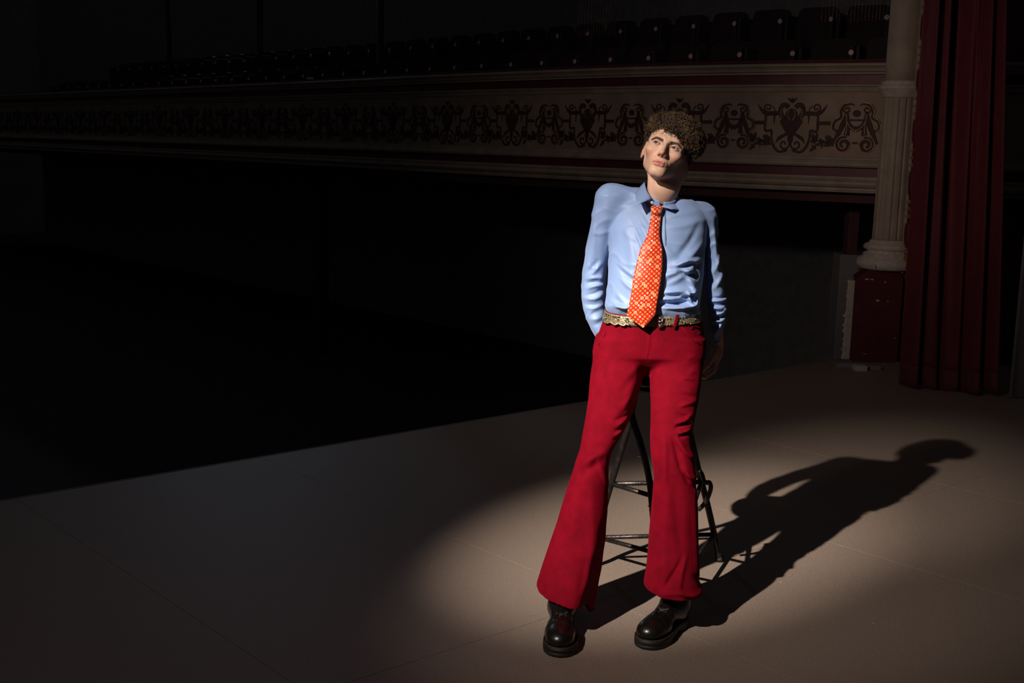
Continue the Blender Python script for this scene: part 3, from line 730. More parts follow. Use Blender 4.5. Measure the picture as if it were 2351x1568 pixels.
LEGR = [(775, 1492, 1617, 4.09, .095), (800, 1490, 1617, 4.08, .10), (830, 1491, 1614, 4.07, .10), (880, 1493, 1608, 4.03, .094), (930, 1494, 1600, 3.995, .086), (975, 1494, 1591, 3.97, .08), (1010, 1493, 1586, 3.95, .077), (1045, 1494, 1590, 3.93, .077),
        (1080, 1500, 1597, 3.92, .077), (1105, 1501, 1598, 3.92, .078), (1150, 1497, 1599, 3.915, .084), (1210, 1492, 1600, 3.91, .092), (1260, 1489, 1601, 3.90, .100), (1320, 1482, 1606, 3.88, .118), (1380, 1472, 1616, 3.865, .130), (1410, 1467, 1620, 3.86, .134)]
L_torso = Loft(TORSO, 2.1, 0.0, 17); L_al = Loft(ARML); L_ar = Loft(ARMR); L_pel = Loft(PELV, 2.35); L_ll = Loft(LEGL, 2.15); L_lr = Loft(LEGR, 2.15)
SHL = W(1408, 461, 4.15); SHR = W(1611, 498, 4.145)
in_t, in_al, in_ar = Loft(TORSO, 2.05, .020, 17), Loft(ARML, 2, .021), Loft(ARMR, 2, .018)
in_p = Loft(PELV[2:-2], 2.3, .020)
ANK_A, ANK_B = WF(1287, 1512)+np.array([.014, .25, .12]), WF(1475, 1492)+np.array([.137, .208, .12])
HIPA, HIPB = W(1428, 800, 4.09), W(1548, 805, 4.09); KNA, KNB = W(1372, 1030, 3.965), W(1543, 1040, 3.945)
def body(P):
    Q = toh(P); m = (np.abs(Q) < .16).all(1)
    d = np.linalg.norm(Q, axis=1)-.12
    if m.any(): d[m] = face(Q[m])
    nk = smin(cap(P, NK[0], NK[1], .049, .048), cap(P, NK[1], NK[2], .048, .053), .02)
    nk = smin(nk, cap(P, fromh((-.042, .015, -.055)), W(1502, 474, 4.06), .010, .008), .016)   # tendon down the side
    d = smin(d, nk, .016)
    lo = P[:, 2] < 1.505
    if lo.any(): d[lo] = smin(d[lo], lower(P[lo]), .02)
    return d
def lower(P):
    d = smin(in_t(P), cap(P, W(1450, 470, 4.14), W(1580, 486, 4.14), .038, .036), .02)
    d = smin(d, smin(in_al(P), sph(P, SHL, .030), .01), .008); d = smin(d, smin(in_ar(P), sph(P, SHR, .026), .01), .008)
    d = smin(d, cap(P, W(1385, 740, 4.235), WR_L, .026, .022), .01); d = smin(d, cap(P, W(1644, 745, 4.155), WR_R, .024, .021), .01)
    m = (P[:, 2] > .70) & (P[:, 2] < 1.05)
    if m.any():
        q = P[m]; e = d[m]
        e = smin(e, hand(q, WR_R, HDR, np.array([-.9, .1, -.1]), -1, .95, (.75, .85, .5)), .006)
        d[m] = smin(e, hand(q, WR_L, HDL, np.array([.9, .2, -.1]), 1, .95, (.5, .6, .4)), .006)
    m = P[:, 2] < 1.10
    if m.any():
        q = P[m]; e = smin(d[m], in_p(q), .03)
        for h, k, a in ((HIPA, KNA, ANK_A), (HIPB, KNB, ANK_B)):
            e = smin(e, smin(cap(q, h, k, .072, .046), cap(q, k, a+np.array([0, 0, .02]), .046, .030), .02), .02)
        d[m] = e
    return d
def hybrid(lo, hi, h, fine):             # coarse axis with fine stretches
    xs = [lo]
    while xs[-1] < hi:
        x = xs[-1]; st = h
        for a, b, hf in fine:
            if a-h < x < b: st = min(st, hf)
        xs.append(x+st)
    return np.array(xs)
hc = fromh((0, 0, 0)); HF = .0015
V, F = nets(body, hybrid(.15, .82, .006, [(hc[0]-.11, hc[0]+.12, HF), (.66, .76, .0035)]),
            hybrid(3.70, 4.42, .006, [(hc[1]-.13, hc[1]+.06, HF), (hc[1]+.06, hc[1]+.11, .003)]),
            hybrid(.06, 1.78, .006, [(.76, .95, .0035), (hc[2]-.16, hc[2]+.10, HF)]))
SK = mat('skin', (.58, .33, .23), .5, attr='col', spec=.4, bump=.12, bscale=700, sss=.08)
ptag = dict(label='young man with curly brown hair in blue shirt and red flares leaning on a stool', cat='person')
person = mesh('person', V, F, SK, None, True, **ptag)
def colour(o, V, fn):
    a = o.data.color_attributes.new('col', 'FLOAT_COLOR', 'POINT'); c = np.ones((len(V), 4), np.float32); c[:, :3] = fn(V); a.data.foreach_set('color', c.ravel())
def skincol(V):
    Q = toh(V); X, Y, Z = Q.T; c = np.tile(np.array([.60, .38, .28]), (len(V), 1))
    def mix(m, col): 
        nonlocal c; m = np.clip(m, 0, 1)[:, None]; c = c*(1-m)+np.array(col)*m
    f = (Y < -.05); A = np.abs(X)
    mix(f*.55*np.exp(-((A-.042)/.018)**2-((Z+.04)/.018)**2), (.62, .26, .19))
    mix(f*.5*np.exp(-(X/.011)**2-((Z+.038)/.010)**2), (.62, .27, .20))
    u = np.clip(A/.0245, 0, 1); zc_ = ZM-.9*X**2
    up = .0066*(1-u**2.2)+.0004-.0016*np.exp(-(X/.003)**2); dn = .0090*(1-u**2)+.0002
    lip = np.where(Z > zc_, 1-(Z-zc_)/up, 1-(zc_-Z)/dn); inl = f & (A < .0245) & (np.linalg.norm(Q-[0, -.09, ZM], axis=1) < .035)
    mix(inl*np.clip(lip*3.2, 0, 1)*.9, (.56, .17, .15)); mix(inl*np.exp(-((Z-zc_)/.0012)**2)*.8, (.28, .03, .03))
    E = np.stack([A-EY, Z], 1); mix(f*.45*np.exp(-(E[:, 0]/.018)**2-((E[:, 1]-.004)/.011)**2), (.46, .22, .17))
    rr = np.linalg.norm(np.stack([A-EY, Y+.0685, Z], 1), axis=1)
    mix(f*(rr < EYE_R+.0012)*.9, (.33, .10, .08))
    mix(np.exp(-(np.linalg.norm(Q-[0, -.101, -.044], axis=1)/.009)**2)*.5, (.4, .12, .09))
    mix((A > .072)*(Y > -.02)*.5, (.62, .25, .19))
    scalp = (Z > .045) | ((Y > .0) & (Z > -.01)) | ((Y > .03) & (Z > -.06)); mix(scalp*.8, (.16, .08, .045))
    # stubble shade of the jaw and temple
    mix(.20*(Z < -.06)*(Y > -.085)*(Y < 0), (.42, .26, .20))
    return c
colour(person, V, skincol)
# eyes
EYM = [mat('eye_white', (.50, .43, .40), .12, coat=1.0), mat('iris', (.028, .038, .046), .12, var=.6, scale=900, coat=1.0), mat('pupil', (.004, .004, .005), .05, coat=1.0), mat('iris_rim', (.015, .022, .03), .12, coat=1)]
gz = np.array([-.30, -1., .16]); gz /= np.linalg.norm(gz)          # gaze in head space
for s in (-1, 1):
    c = np.array([s*EY, -.0685, 0.0]); V_ = []; F_ = []; mi = []
    g = gz+np.array([0.0, 0, 0]); g /= np.linalg.norm(g); a1 = np.cross(g, [0, 0, 1]); a1 /= np.linalg.norm(a1); a2 = np.cross(g, a1)
    angs = [0, .09, .17, .20, .30, .40, .455, .50, .6, .8, 1.1, 1.5, 2.0, 2.6, 3.1]; n = 36
    for t in angs:
        r = EYE_R+.0007*math.exp(-(t/.42)**4)
        for k in range(n): V_.append(fromh(c+r*(cos(t)*g+sin(t)*(cos(2*pi*k/n)*a1+sin(2*pi*k/n)*a2))))
    for i in range(len(angs)-1):
        for k in range(n):
            F_.append((i*n+k, i*n+(k+1) % n, (i+1)*n+(k+1) % n, (i+1)*n+k)); t = angs[i]
            mi.append(2 if t < .17 else 1 if t < .455 and t >= .17 and t < .40 else 3 if t < .50 else 0)
    F_ = [f[::-1] for f in F_]
    e = mesh('eye', V_, F_, EYM, person, True); e.data.polygons.foreach_set('material_index', mi)

# ---- hair: a lumpy cap of curls plus loose curling strands
HAIRM = mat('curly_hair', (.020, .011, .006), .38, var=1.0, scale=24, col2=(.125, .072, .032), spec=.5)
HAIRB = mat('hair_mass', (.016, .009, .005), .8, bump=.8, bscale=160)
def hairbase(P):
    Q = toh(P); X, Y, Z = Q.T; A = np.abs(X)
    d = ell(Q, (.006, .012, .046), (.084, .100, .083))
    d = smin(d, ell(Q, (.012, -.060, .078), (.062, .042, .036)), .02)
    d = smin(d, ell(Q, (.060, -.035, .060), (.045, .055, .045)), .02)
    d = smin(d, ell(Q, (.084, -.01, .046), (.028, .050, .034)), .02)
    d = smin(d, ell(Q, (-.047, -.03, .062), (.030, .05, .040)), .02)
    d = smin(d, ell(Q, (.0, .045, .0), (.080, .062, .075)), .02)
    hl = .040+.004*np.sin(X*160)-np.where(X > 0, X*.32, 0)                                                  # front hairline height
    cut = np.where(Y < -.035, Z-hl, np.where(Y < -.008, Z-(hl-.045*np.clip((Y+.035)/.027, 0, 1)), 1.))
    d = smax(d, -cut*.8, .010)
    side = np.where(Y > -.008, np.clip(Z+.005+.065*np.clip((Y+.0)/.05, 0, 1), -1, 1), 1); d = smax(d, -side*.8, .01)
    d = smax(d, -(sph(P, fromh((-.082, .005, -.014)), .030)), .006)
    d = smax(d, -(sph(P, fromh((.082, .005, -.018)), .032)), .006)
    return d-.0035*vnoise(P, 260, 4)-.003*vnoise(P, 500, 8)
V, F = nets(hairbase, grid(hc[0]-.13, hc[0]+.14, .0028), grid(hc[1]-.14, hc[1]+.14, .0035), grid(hc[2]-.10, hc[2]+.16, .0028))
hair = mesh('hair', V, F, HAIRB, person, True)
rg = np.random.default_rng(11)
Vh = V; me = hair.data; nrm = np.zeros(len(V)*3, np.float32); me.vertices.foreach_get('normal', nrm); nrm = nrm.reshape(-1, 3)
Qh = toh(Vh); sel = np.where((Qh[:, 2] > .0) & ((np.linalg.norm(Qh, axis=1) > .09)))[0]
wt = np.where(Qh[sel, 2] > .03, 1.0, .35); sel = rg.choice(sel, 3400, replace=False, p=wt/wt.sum())
mb = []; SV = []; SF = []; NS = 11; SEC = 4
for vi in sel:
    p0 = Vh[vi]; n0 = nrm[vi].astype(float); n0 /= np.linalg.norm(n0)+1e-9
    a = rg.normal(size=3); t0 = a-n0*(a@n0); dn = HM@np.array([rg.normal()*.5+.1, -.35, -.8]); dn = dn-n0*(dn@n0)
    t0 = t0/np.linalg.norm(t0)*.8+dn; t0 /= np.linalg.norm(t0); b0 = np.cross(n0, t0)
    Ln = rg.uniform(.014, .030); rc = rg.uniform(.003, .006); tw = rg.uniform(3., 6.)*rg.choice([-1, 1]); ph = rg.uniform(0, 6.28); w0 = rg.uniform(.0006, .0014)
    lift = rg.uniform(-.001, .006)
    tt = np.linspace(0, 1, NS); rr_ = rc*(np.clip(tt*3, 0, 1))
    C_ = p0+np.outer(tt*Ln, t0)+np.outer(lift*np.sin(tt*2.6), n0)+(np.cos(ph+tw*tt)*rr_)[:, None]*n0+(np.sin(ph+tw*tt)*rr_)[:, None]*b0
    T = np.gradient(C_, axis=0); T /= np.linalg.norm(T, axis=1)[:, None]+1e-9
    up = np.cross(T, b0+.3*n0); up /= np.linalg.norm(up, axis=1)[:, None]+1e-9; bb = np.cross(T, up); wv = w0*(1-.7*tt)
    base_ = len(SV)*NS*SEC
    ring = np.stack([C_+wv[:, None]*(cos(q)*up+sin(q)*bb) for q in (0, pi/2, pi, 3*pi/2)], 1); SV.append(ring.reshape(-1, 3))
    i = np.arange(NS-1)[:, None]; k = np.arange(SEC)[None]
    SF.append((base_+np.stack([i*SEC+k, i*SEC+(k+1) % SEC, (i+1)*SEC+(k+1) % SEC, (i+1)*SEC+k], -1)).reshape(-1, 4))
mesh('curls', np.concatenate(SV), np.concatenate(SF), HAIRM, person, True, kind='stuff')
# fringe curls on the forehead
mb = MB()
for k in range(46):
    x = rg.uniform(-.060, .060); z0 = .050+rg.uniform(-.004, .01)-(max(x, 0)*.32); y0 = -.083+abs(x)**2*9
    Ln = rg.uniform(.012, .026); tw = rg.uniform(3, 7)*rg.choice([-1, 1]); ph = rg.uniform(0, 6)
    pts = [fromh((x+.004*sin(ph+tw*t)+rg.uniform(-.0005, .0005), y0-.006+.004*cos(ph+tw*t)+.002*t, z0-Ln*t)) for t in np.linspace(0, 1, 9)]
    mb.tube(pts, [.0009*(1-.6*t) for t in np.linspace(0, 1, 9)], 4)
mb.build('fringe', HAIRM, person, True)
# brows: short hairs laid along each arch
BROW = mat('brow_hair', (.12, .068, .042), .6)
for s in (-1, 1):
    mb = MB()
    for k in range(330):
        t = rg.uniform(0, 1); u_ = rg.uniform(-1, 1)
        x = s*(.0105+.037*t); z = .0100+.0055*sin(min(t*1.25, 1)*pi/2)-.0075*max(0, t-.62)/.38+u_*.0038*(1-.72*t)
        y = -.11
        for _ in range(36):
            if face(np.array([[x, y, z]]))[0] < .0004: break
            y += .001
        a = np.array([x, y, z]); b = a+np.array([s*.0060, .0010, .0022*(1-2*t)])
        b[1] = min(b[1], a[1]+.0015+.03*abs(x)*.06)
        mb.tube([fromh(a), fromh((a+b)/2+[0, -.0009, 0]), fromh(b)], [.00034, .0003, .00012], 3)
    mb.build('eyebrow', BROW, person, True)
# ---------------------------------------------------------------- SHIRT
SHIRTM = mat('blue_satin_cotton', (.20, .30, .54), .52, var=.10, scale=9, bump=.10, bscale=900, spec=.45, sheen=.2, sheentint=(.7, .8, 1))
C_T = Creases([
    # folds falling from the viewer-left shoulder to the placket
    (1404, 436, 1484, 590, 4.5, -6, -9), (1420, 436, 1492, 562, 5, 4, -8), (1437, 440, 1498, 520, 4.5, -6, -5), (1452, 444, 1500, 505, 4, 4, -4), (1458, 448, 1500, 492, 3.5, -5, -2), (1392, 446, 1462, 610, 7, 4, -10),
    (1390, 461, 1403, 560, 4, -5, 2), (1398, 470, 1410, 600, 6, 3, -2), (1419, 612, 1455, 646, 4.5, -7, 2), (1416, 604, 1456, 634, 4, 4, 2), (1425, 640, 1458, 668, 5, 4, 2), (1400, 655, 1440, 700, 6, 5, 4), (1398, 690, 1440, 712, 6, 6, 3), (1398, 636, 1420, 690, 5, -4, 3), (1440, 560, 1452, 640, 8, 3, -3),
    # viewer-right chest
    (1530, 500, 1600, 490, 6, 4, -3), (1528, 520, 1612, 508, 9, 4, 4), (1540, 610, 1618, 560, 8, 5, 6), (1560, 585, 1606, 520, 8, -5, 3), (1535, 650, 1600, 600, 7, 4, 5), (1524, 632, 1590, 622, 7, 6, -6),
    (1552, 608, 1604, 600, 5, 8, -6), (1558, 622, 1600, 634, 6, -9, 3), (1575, 625, 1600, 690, 7, 6, -4), (1520, 670, 1590, 668, 8, 8, -3), (1516, 684, 1598, 668, 5, 8, 4), (1530, 676, 1588, 678, 5, -7, 2), (1516, 703, 1598, 701, 5, 7, 2), (1518, 694, 1578, 692, 5, -8, 2),
    (1578, 668, 1590, 700, 4, 8, 2), (1592, 700, 1602, 690, 4, 8, 2), (1520, 560, 1545, 590, 9, 4, 2), (1400, 709, 1450, 706, 5, 5, -2), (1396, 560, 1398, 700, 4, -6, 0)], 4.0)
C_L = Creases([
    (1372, 600, 1350, 640, 5, -4, 2), (1346, 640, 1378, 608, 6, 6, 2), (1348, 644, 1384, 640, 5, 7, -3), (1352, 652, 1388, 652, 4, -6, -2), (1340, 668, 1384, 656, 6, 8, -3), (1346, 682, 1390, 664, 4, -6, 2),
    (1338, 690, 1392, 678, 6, 8, 4), (1342, 702, 1388, 700, 4, -6, 3), (1344, 712, 1390, 700, 5, 7, 3), (1350, 728, 1388, 716, 4, -5, -2), (1352, 738, 1386, 730, 6, 7, 2), (1362, 752, 1384, 742, 4, -4, 1), (1362, 600, 1366, 480, 7, 4, -3), (1352, 560, 1350, 640, 7, 3, 0)], 4.15)
C_R = Creases([
    (1640, 600, 1630, 500, 6, 4, 2), (1632, 620, 1650, 575, 5, 5, 2), (1634, 655, 1658, 618, 6, 5, 2), (1630, 680, 1664, 676, 3.5, -6, 2), (1628, 687, 1666, 684, 4, 8, -2), (1630, 695, 1664, 700, 3, -6, 2), (1628, 702, 1666, 698, 4, 8, 2), (1632, 710, 1664, 712, 3, -6, -1), (1630, 717, 1664, 708, 4, 8, 2),
    (1632, 726, 1660, 722, 3, -5, 1), (1634, 733, 1662, 728, 4, 7, 2), (1634, 745, 1650, 738, 3, -5, 1), (1640, 770, 1654, 735, 5, 6, -2), (1636, 765, 1645, 750, 3, 5, 0), (1612, 505, 1616, 640, 4, -5, 0)], 4.15)
NECK_C = W(1516, 466, 4.12)
HEMW = lambda P: P[:, 2]
def shirt(P, parts=False):
    t = L_torso(P)
    yoke = smin(cap(P, W(1474, 464, 4.145), W(1402, 457, 4.155), .047, .049), cap(P, W(1556, 506, 4.145), W(1606, 497, 4.15), .042, .043), .02)
    yoke = smin(yoke, cap(P, W(1584, 503, 4.125), W(1618, 503, 4.14), .043, .044), .03)
    t = smin(t, yoke, .030)
    al = smin(L_al(P), cap(P, W(1405, 461, 4.155), W(1396, 490, 4.16), .052, .050), .016)
    ar = smin(L_ar(P), cap(P, W(1608, 497, 4.15), W(1620, 530, 4.16), .042, .044), .016)
    nz = .0016*vnoise(P, 38, 2)+.0006*vnoise(P, 120, 3)
    t = t-1.9*C_T(P)+nz-.0016*lines(P*np.array([1, 1, .6]), 60, .10, 21); sl = nz-.0020*lines(P*np.array([.6, 1, 1.4]), 75, .13, 31); al = al-1.35*C_L(P)+sl; ar = ar-1.3*C_R(P)+sl
    up = 1/(1+np.exp(-(P[:, 2]-1.39)/.035))          # melt at the shoulder, crease at the armpit
    kk = .004+.030*up; d = smin(t, al, kk); d = smin(d, ar, kk)
    return d
def shirt_open(P):
    d = shirt(P)
    # neck opening follows the neck, wrist openings
    d = smax(d, -cap(P, W(1524, 425, 4.09), W(1512, 480, 4.10), .062, .046), .003)
    d = smax(d, -(L_al(P)+.004+np.where(P[:, 2] > W(1375, 772, 4.23)[2], 1, 0)), .002)
    zc_ = W(1645, 780, 4.2)[2]
    d = smax(d, -(L_ar(P)+.004+np.where(P[:, 2] > zc_, 1, 0)), .002)
    return d
V, F = nets(shirt_open, grid(.20, .80, .0032), grid(3.93, 4.30, .0034), grid(.86, 1.56, .0032))
shirt_o = mesh('shirt', V, F, SHIRTM, person, True)
def frontY(f, px, py, ylo=3.80, yhi=4.25):
    ys_ = np.arange(ylo, yhi, .0015); pts = np.array([W(px, py, y) for y in ys_]); d = f(pts); i = np.argmax(d < 0); return ys_[i] if (d < 0).any() else None
def onf(f, px, py, off, dflt=4.03):
    y = frontY(f, px, py); y = dflt if y is None else y; return W(px, py, y-off)
def patch(rows, m, name, parent, thick=.0022, up=3, smooth=True):
    """rows: list of rows of 3-D points -> smooth thick cloth patch"""
    R_ = [spline(r, (len(r)-1)*up+1) for r in rows]; R_ = np.array(R_); Cc = np.stack([spline(R_[:, j], (len(R_)-1)*up+1) for j in range(R_.shape[1])], 1)
    a, b = Cc.shape[:2]; V = Cc.reshape(-1, 3); F = np.array([(i*b+j, i*b+j+1, (i+1)*b+j+1, (i+1)*b+j) for i in range(a-1) for j in range(b-1)])
    o = mesh(name, V, F, m, parent, smooth); s = o.modifiers.new('t', 'SOLIDIFY'); s.thickness = thick; s.offset = 0
    return o
# collar: stand round the neck, two flaps, button
ax = (W(1524, 425, 4.09)-W(1512, 480, 4.10)); 
def ringpt(t, h):                        # t angle: 0 = viewer right, pi/2 = front
    c = W(1516, 452, 4.09); r = .0505+.004*h
    p = c+np.array([r*cos(t)*1.03, -r*sin(t)*.95, 0]); tilt = np.array([0, 0, 1.])
    zz = .012*cos(t)*-1-.026*max(0, sin(t))**1.5+.012*max(0, -sin(t))
    return p+np.array([0, 0, zz+(h-.5)*.026])
tt = np.linspace(pi/2+.10, pi/2+2*pi-.10, 30)
patch([[ringpt(t, h) for t in tt] for h in (0, .5, 1)], SHIRTM, 'collar_stand', person, .002, 2)
fl1 = [[W(1480, 418, 4.105), W(1484, 436, 4.060), W(1496, 456, 4.032)], [W(1469, 430, 4.105), W(1474, 447, 4.050), W(1482, 462, 4.018)], [W(1459, 443, 4.100), W(1460, 456, 4.045), W(1464, 470, 4.004)]]
fl2 = [[W(1551, 457, 4.105), W(1537, 465, 4.060), W(1518, 475, 4.036)], [W(1557, 467, 4.095), W(1547, 471, 4.050), W(1530, 477, 4.024)], [W(1565, 489, 4.060), W(1556, 482, 4.036), W(1542, 480, 4.012)]]
patch(fl1, SHIRTM, 'collar_flap', person); patch(fl2, SHIRTM, 'collar_flap', person)
BTN = mat('pearl_button', (.62, .58, .5), .25)
b = W(1497, 465, 4.022); MB().lathe([(0, -.001), (.0045, -.001), (.0052, .0005), (.004, .0018), (.003, .0012), (0, .0012)], (0, 0, 0), 16).build('collar_button', BTN, None, True)
bo = bpy.context.scene.collection.objects['collar_button']; bo.rotation_euler = (pi/2, 0, .2); bo.location = b; bo.parent = person
# placket and cuffs
pl_rows = []
for py, xl in ((490, 1519), (520, 1519), (560, 1520), (600, 1521), (640, 1520), (680, 1516)):
    pl_rows.append([onf(shirt, xl+q, py, .002) for q in (-9, -3, 3, 9)])
patch(pl_rows, SHIRTM, 'placket', person, .0024, 2)

# ---------------------------------------------------------------- TIE
def tie_mat():
    m = bpy.data.materials.new('printed_silk_tie'); m.use_nodes = True; nt = m.node_tree; b = nt.nodes['Principled BSDF']; b.inputs['Roughness'].default_value = .48; b.inputs['Sheen Weight'].default_value = .2
    uv = nd(nt, 'ShaderNodeUVMap'); L = nt.links.new
    def vm(op, a, bb=None):
        n = nd(nt, 'ShaderNodeVectorMath', operation=op); L(a, n.inputs[0])
        if bb is not None:
            if isinstance(bb, tuple): n.inputs[1].default_value = bb
            else: L(bb, n.inputs[1])
        return n
    def mt(op, a, bb=0.0, c=None):
        n = nd(nt, 'ShaderNodeMath', operation=op); L(a, n.inputs[0])
        if isinstance(bb, float): n.inputs[1].default_value = bb
        else: L(bb, n.inputs[1])
        return n.outputs[0]
    rot = nd(nt, 'ShaderNodeVectorRotate', rotation_type='Z_AXIS'); rot.inputs['Angle'].default_value = R(42); L(uv.outputs[0], rot.inputs['Vector'])
    sc = vm('SCALE', rot.outputs[0]); sc.inputs['Scale'].default_value = 1/.0113
    fr = vm('FRACTION', sc.outputs[0]); ce = vm('SUBTRACT', fr.outputs[0], (.5, .5, 0)); fl_ = vm('FLOOR', sc.outputs[0])
    fx = vm('MULTIPLY', ce.outputs[0], (1, 1, 0)); ln = vm('LENGTH', fx.outputs[0]).outputs['Value']
    wn = nd(nt, 'ShaderNodeTexWhiteNoise', noise_dimensions='2D'); L(vm('ADD', fl_.outputs[0], (.5, .5, 0)).outputs[0], wn.inputs['Vector']); wv = wn.outputs['Value']
    def mix(fac, A, B):
        n = nd(nt, 'ShaderNodeMix', data_type='RGBA'); L(fac, n.inputs['Factor'])
        for k, v in (('A', A), ('B', B)):
            if isinstance(v, tuple): n.inputs[k].default_value = (*v, 1)
            else: L(v, n.inputs[k])
        return n.outputs['Result']
    c = mix(mt('LESS_THAN', ln, .37), (.42, .006, .008), (.66, .09, .010))
    c = mix(mt('LESS_THAN', ln, .24), c, (.80, .27, .03))
    ring = mt('MULTIPLY', mt('LESS_THAN', mt('ABSOLUTE', mt('SUBTRACT', ln, .40)), .055), mt('GREATER_THAN', wv, .86)); c = mix(ring, c, (.95, .72, .45))
    dot = mt('MULTIPLY', mt('LESS_THAN', ln, .22), mt('LESS_THAN', wv, .11)); c = mix(dot, c, (1, .86, .66))
    L(c, b.inputs['Base Color']); return m
TIEM = tie_mat()
def tie_strip(rows, name, n=9, bulge=.006, parent=person, thick=.004):
    """rows: (py, xl, xr, off)"""
    P = []; pv = 9.
    for (py, xl, xr, off) in rows:
        row = []; yc = [frontY(shirt, x, py) for x in np.linspace(xl, xr, 5)]; yc = [y for y in yc if y]; yb = min(yc) if yc else 4.03
        if py > 600: yb = min(yb, pv)
        pv = yb
        for j in range(n):
            s_ = j/(n-1); row.append(W(xl+(xr-xl)*s_, py+0, yb-off-bulge*(1-(2*s_-1)**2)))
        P.append(row)
    P = np.array(P); k = 6; P2 = np.stack([spline(P[:, j], (len(P)-1)*k+1) for j in range(n)], 1)
    a = len(P2); V = P2.reshape(-1, 3); F = np.array([(i*n+j, i*n+j+1, (i+1)*n+j+1, (i+1)*n+j) for i in range(a-1) for j in range(n-1)])
    o = mesh(name, V, F, TIEM, parent, True); u = o.data.uv_layers.new(name='UVMap')
    ctr = P2[:, n//2]; vv = np.concatenate([[0], np.cumsum(np.linalg.norm(np.diff(ctr, axis=0), axis=1))])
    UV = np.zeros((a, n, 2))
    for i in range(a):
        wd_ = np.linalg.norm(P2[i, -1]-P2[i, 0]); UV[i, :, 0] = np.linspace(-wd_/2, wd_/2, n); UV[i, :, 1] = -vv[i]
    UV = UV.reshape(-1, 2); li = np.zeros(len(o.data.loops), int); o.data.loops.foreach_get('vertex_index', li); u.data.foreach_set('uv', UV[li].ravel().astype(np.float32))
    s = o.modifiers.new('t', 'SOLIDIFY'); s.thickness = thick; s.offset = 0; return o
tie = tie_strip([(484, 1497, 1518, .014), (500, 1494, 1517, .016), (520, 1491, 1514.5, .018), (540, 1486, 1514, .020), (556, 1479, 1516, .022), (571, 1471, 1520, .024), (600, 1463, 1521, .026), (640, 1454, 1518, .028), (675, 1449, 1513, .028), (705, 1443, 1508, .026), (720, 1440, 1506, .024), (724, 1440, 1504, .024), (737, 1455, 1493, .024), (749, 1473, 1481, .024), (751.5, 1476, 1478.5, .024)], 'tie', 13)
kn = tie_strip([(474, 1497, 1522, .010), (478, 1494.5, 1522, .019), (483, 1496, 1519.5, .023), (489, 1497.5, 1517, .022), (492, 1499, 1516, .014)], 'knot', 9, .010, tie, .006)

# ---------------------------------------------------------------- TROUSERS
def cord_mat():
    m = mat('crimson_corduroy', (.142, .001, .008), .8, var=.22, scale=26, spec=.05, sheen=.10, sheentint=(1, .03, .08))
    nt = m.node_tree; b = nt.nodes['Principled BSDF']; tc = nd(nt, 'ShaderNodeTexCoord'); w = nd(nt, 'ShaderNodeTexWave', wave_type='BANDS', bands_direction='X'); w.inputs['Scale'].default_value = 170; w.inputs['Distortion'].default_value = 1.2; w.inputs['Detail Scale'].default_value = 6
    nt.links.new(tc.outputs['Object'], w.inputs['Vector']); n = nd(nt, 'ShaderNodeTexNoise'); n.inputs['Scale'].default_value = 420; nt.links.new(tc.outputs['Object'], n.inputs['Vector'])
    ad = nd(nt, 'ShaderNodeMath', operation='ADD'); nt.links.new(w.outputs['Fac'], ad.inputs[0]); nt.links.new(n.outputs['Fac'], ad.inputs[1])
    bp = nd(nt, 'ShaderNodeBump'); bp.inputs['Strength'].default_value = .35; bp.inputs['Distance'].default_value = .002; nt.links.new(ad.outputs[0], bp.inputs['Height']); nt.links.new(bp.outputs[0], b.inputs['Normal']); return m
CORD = cord_mat()
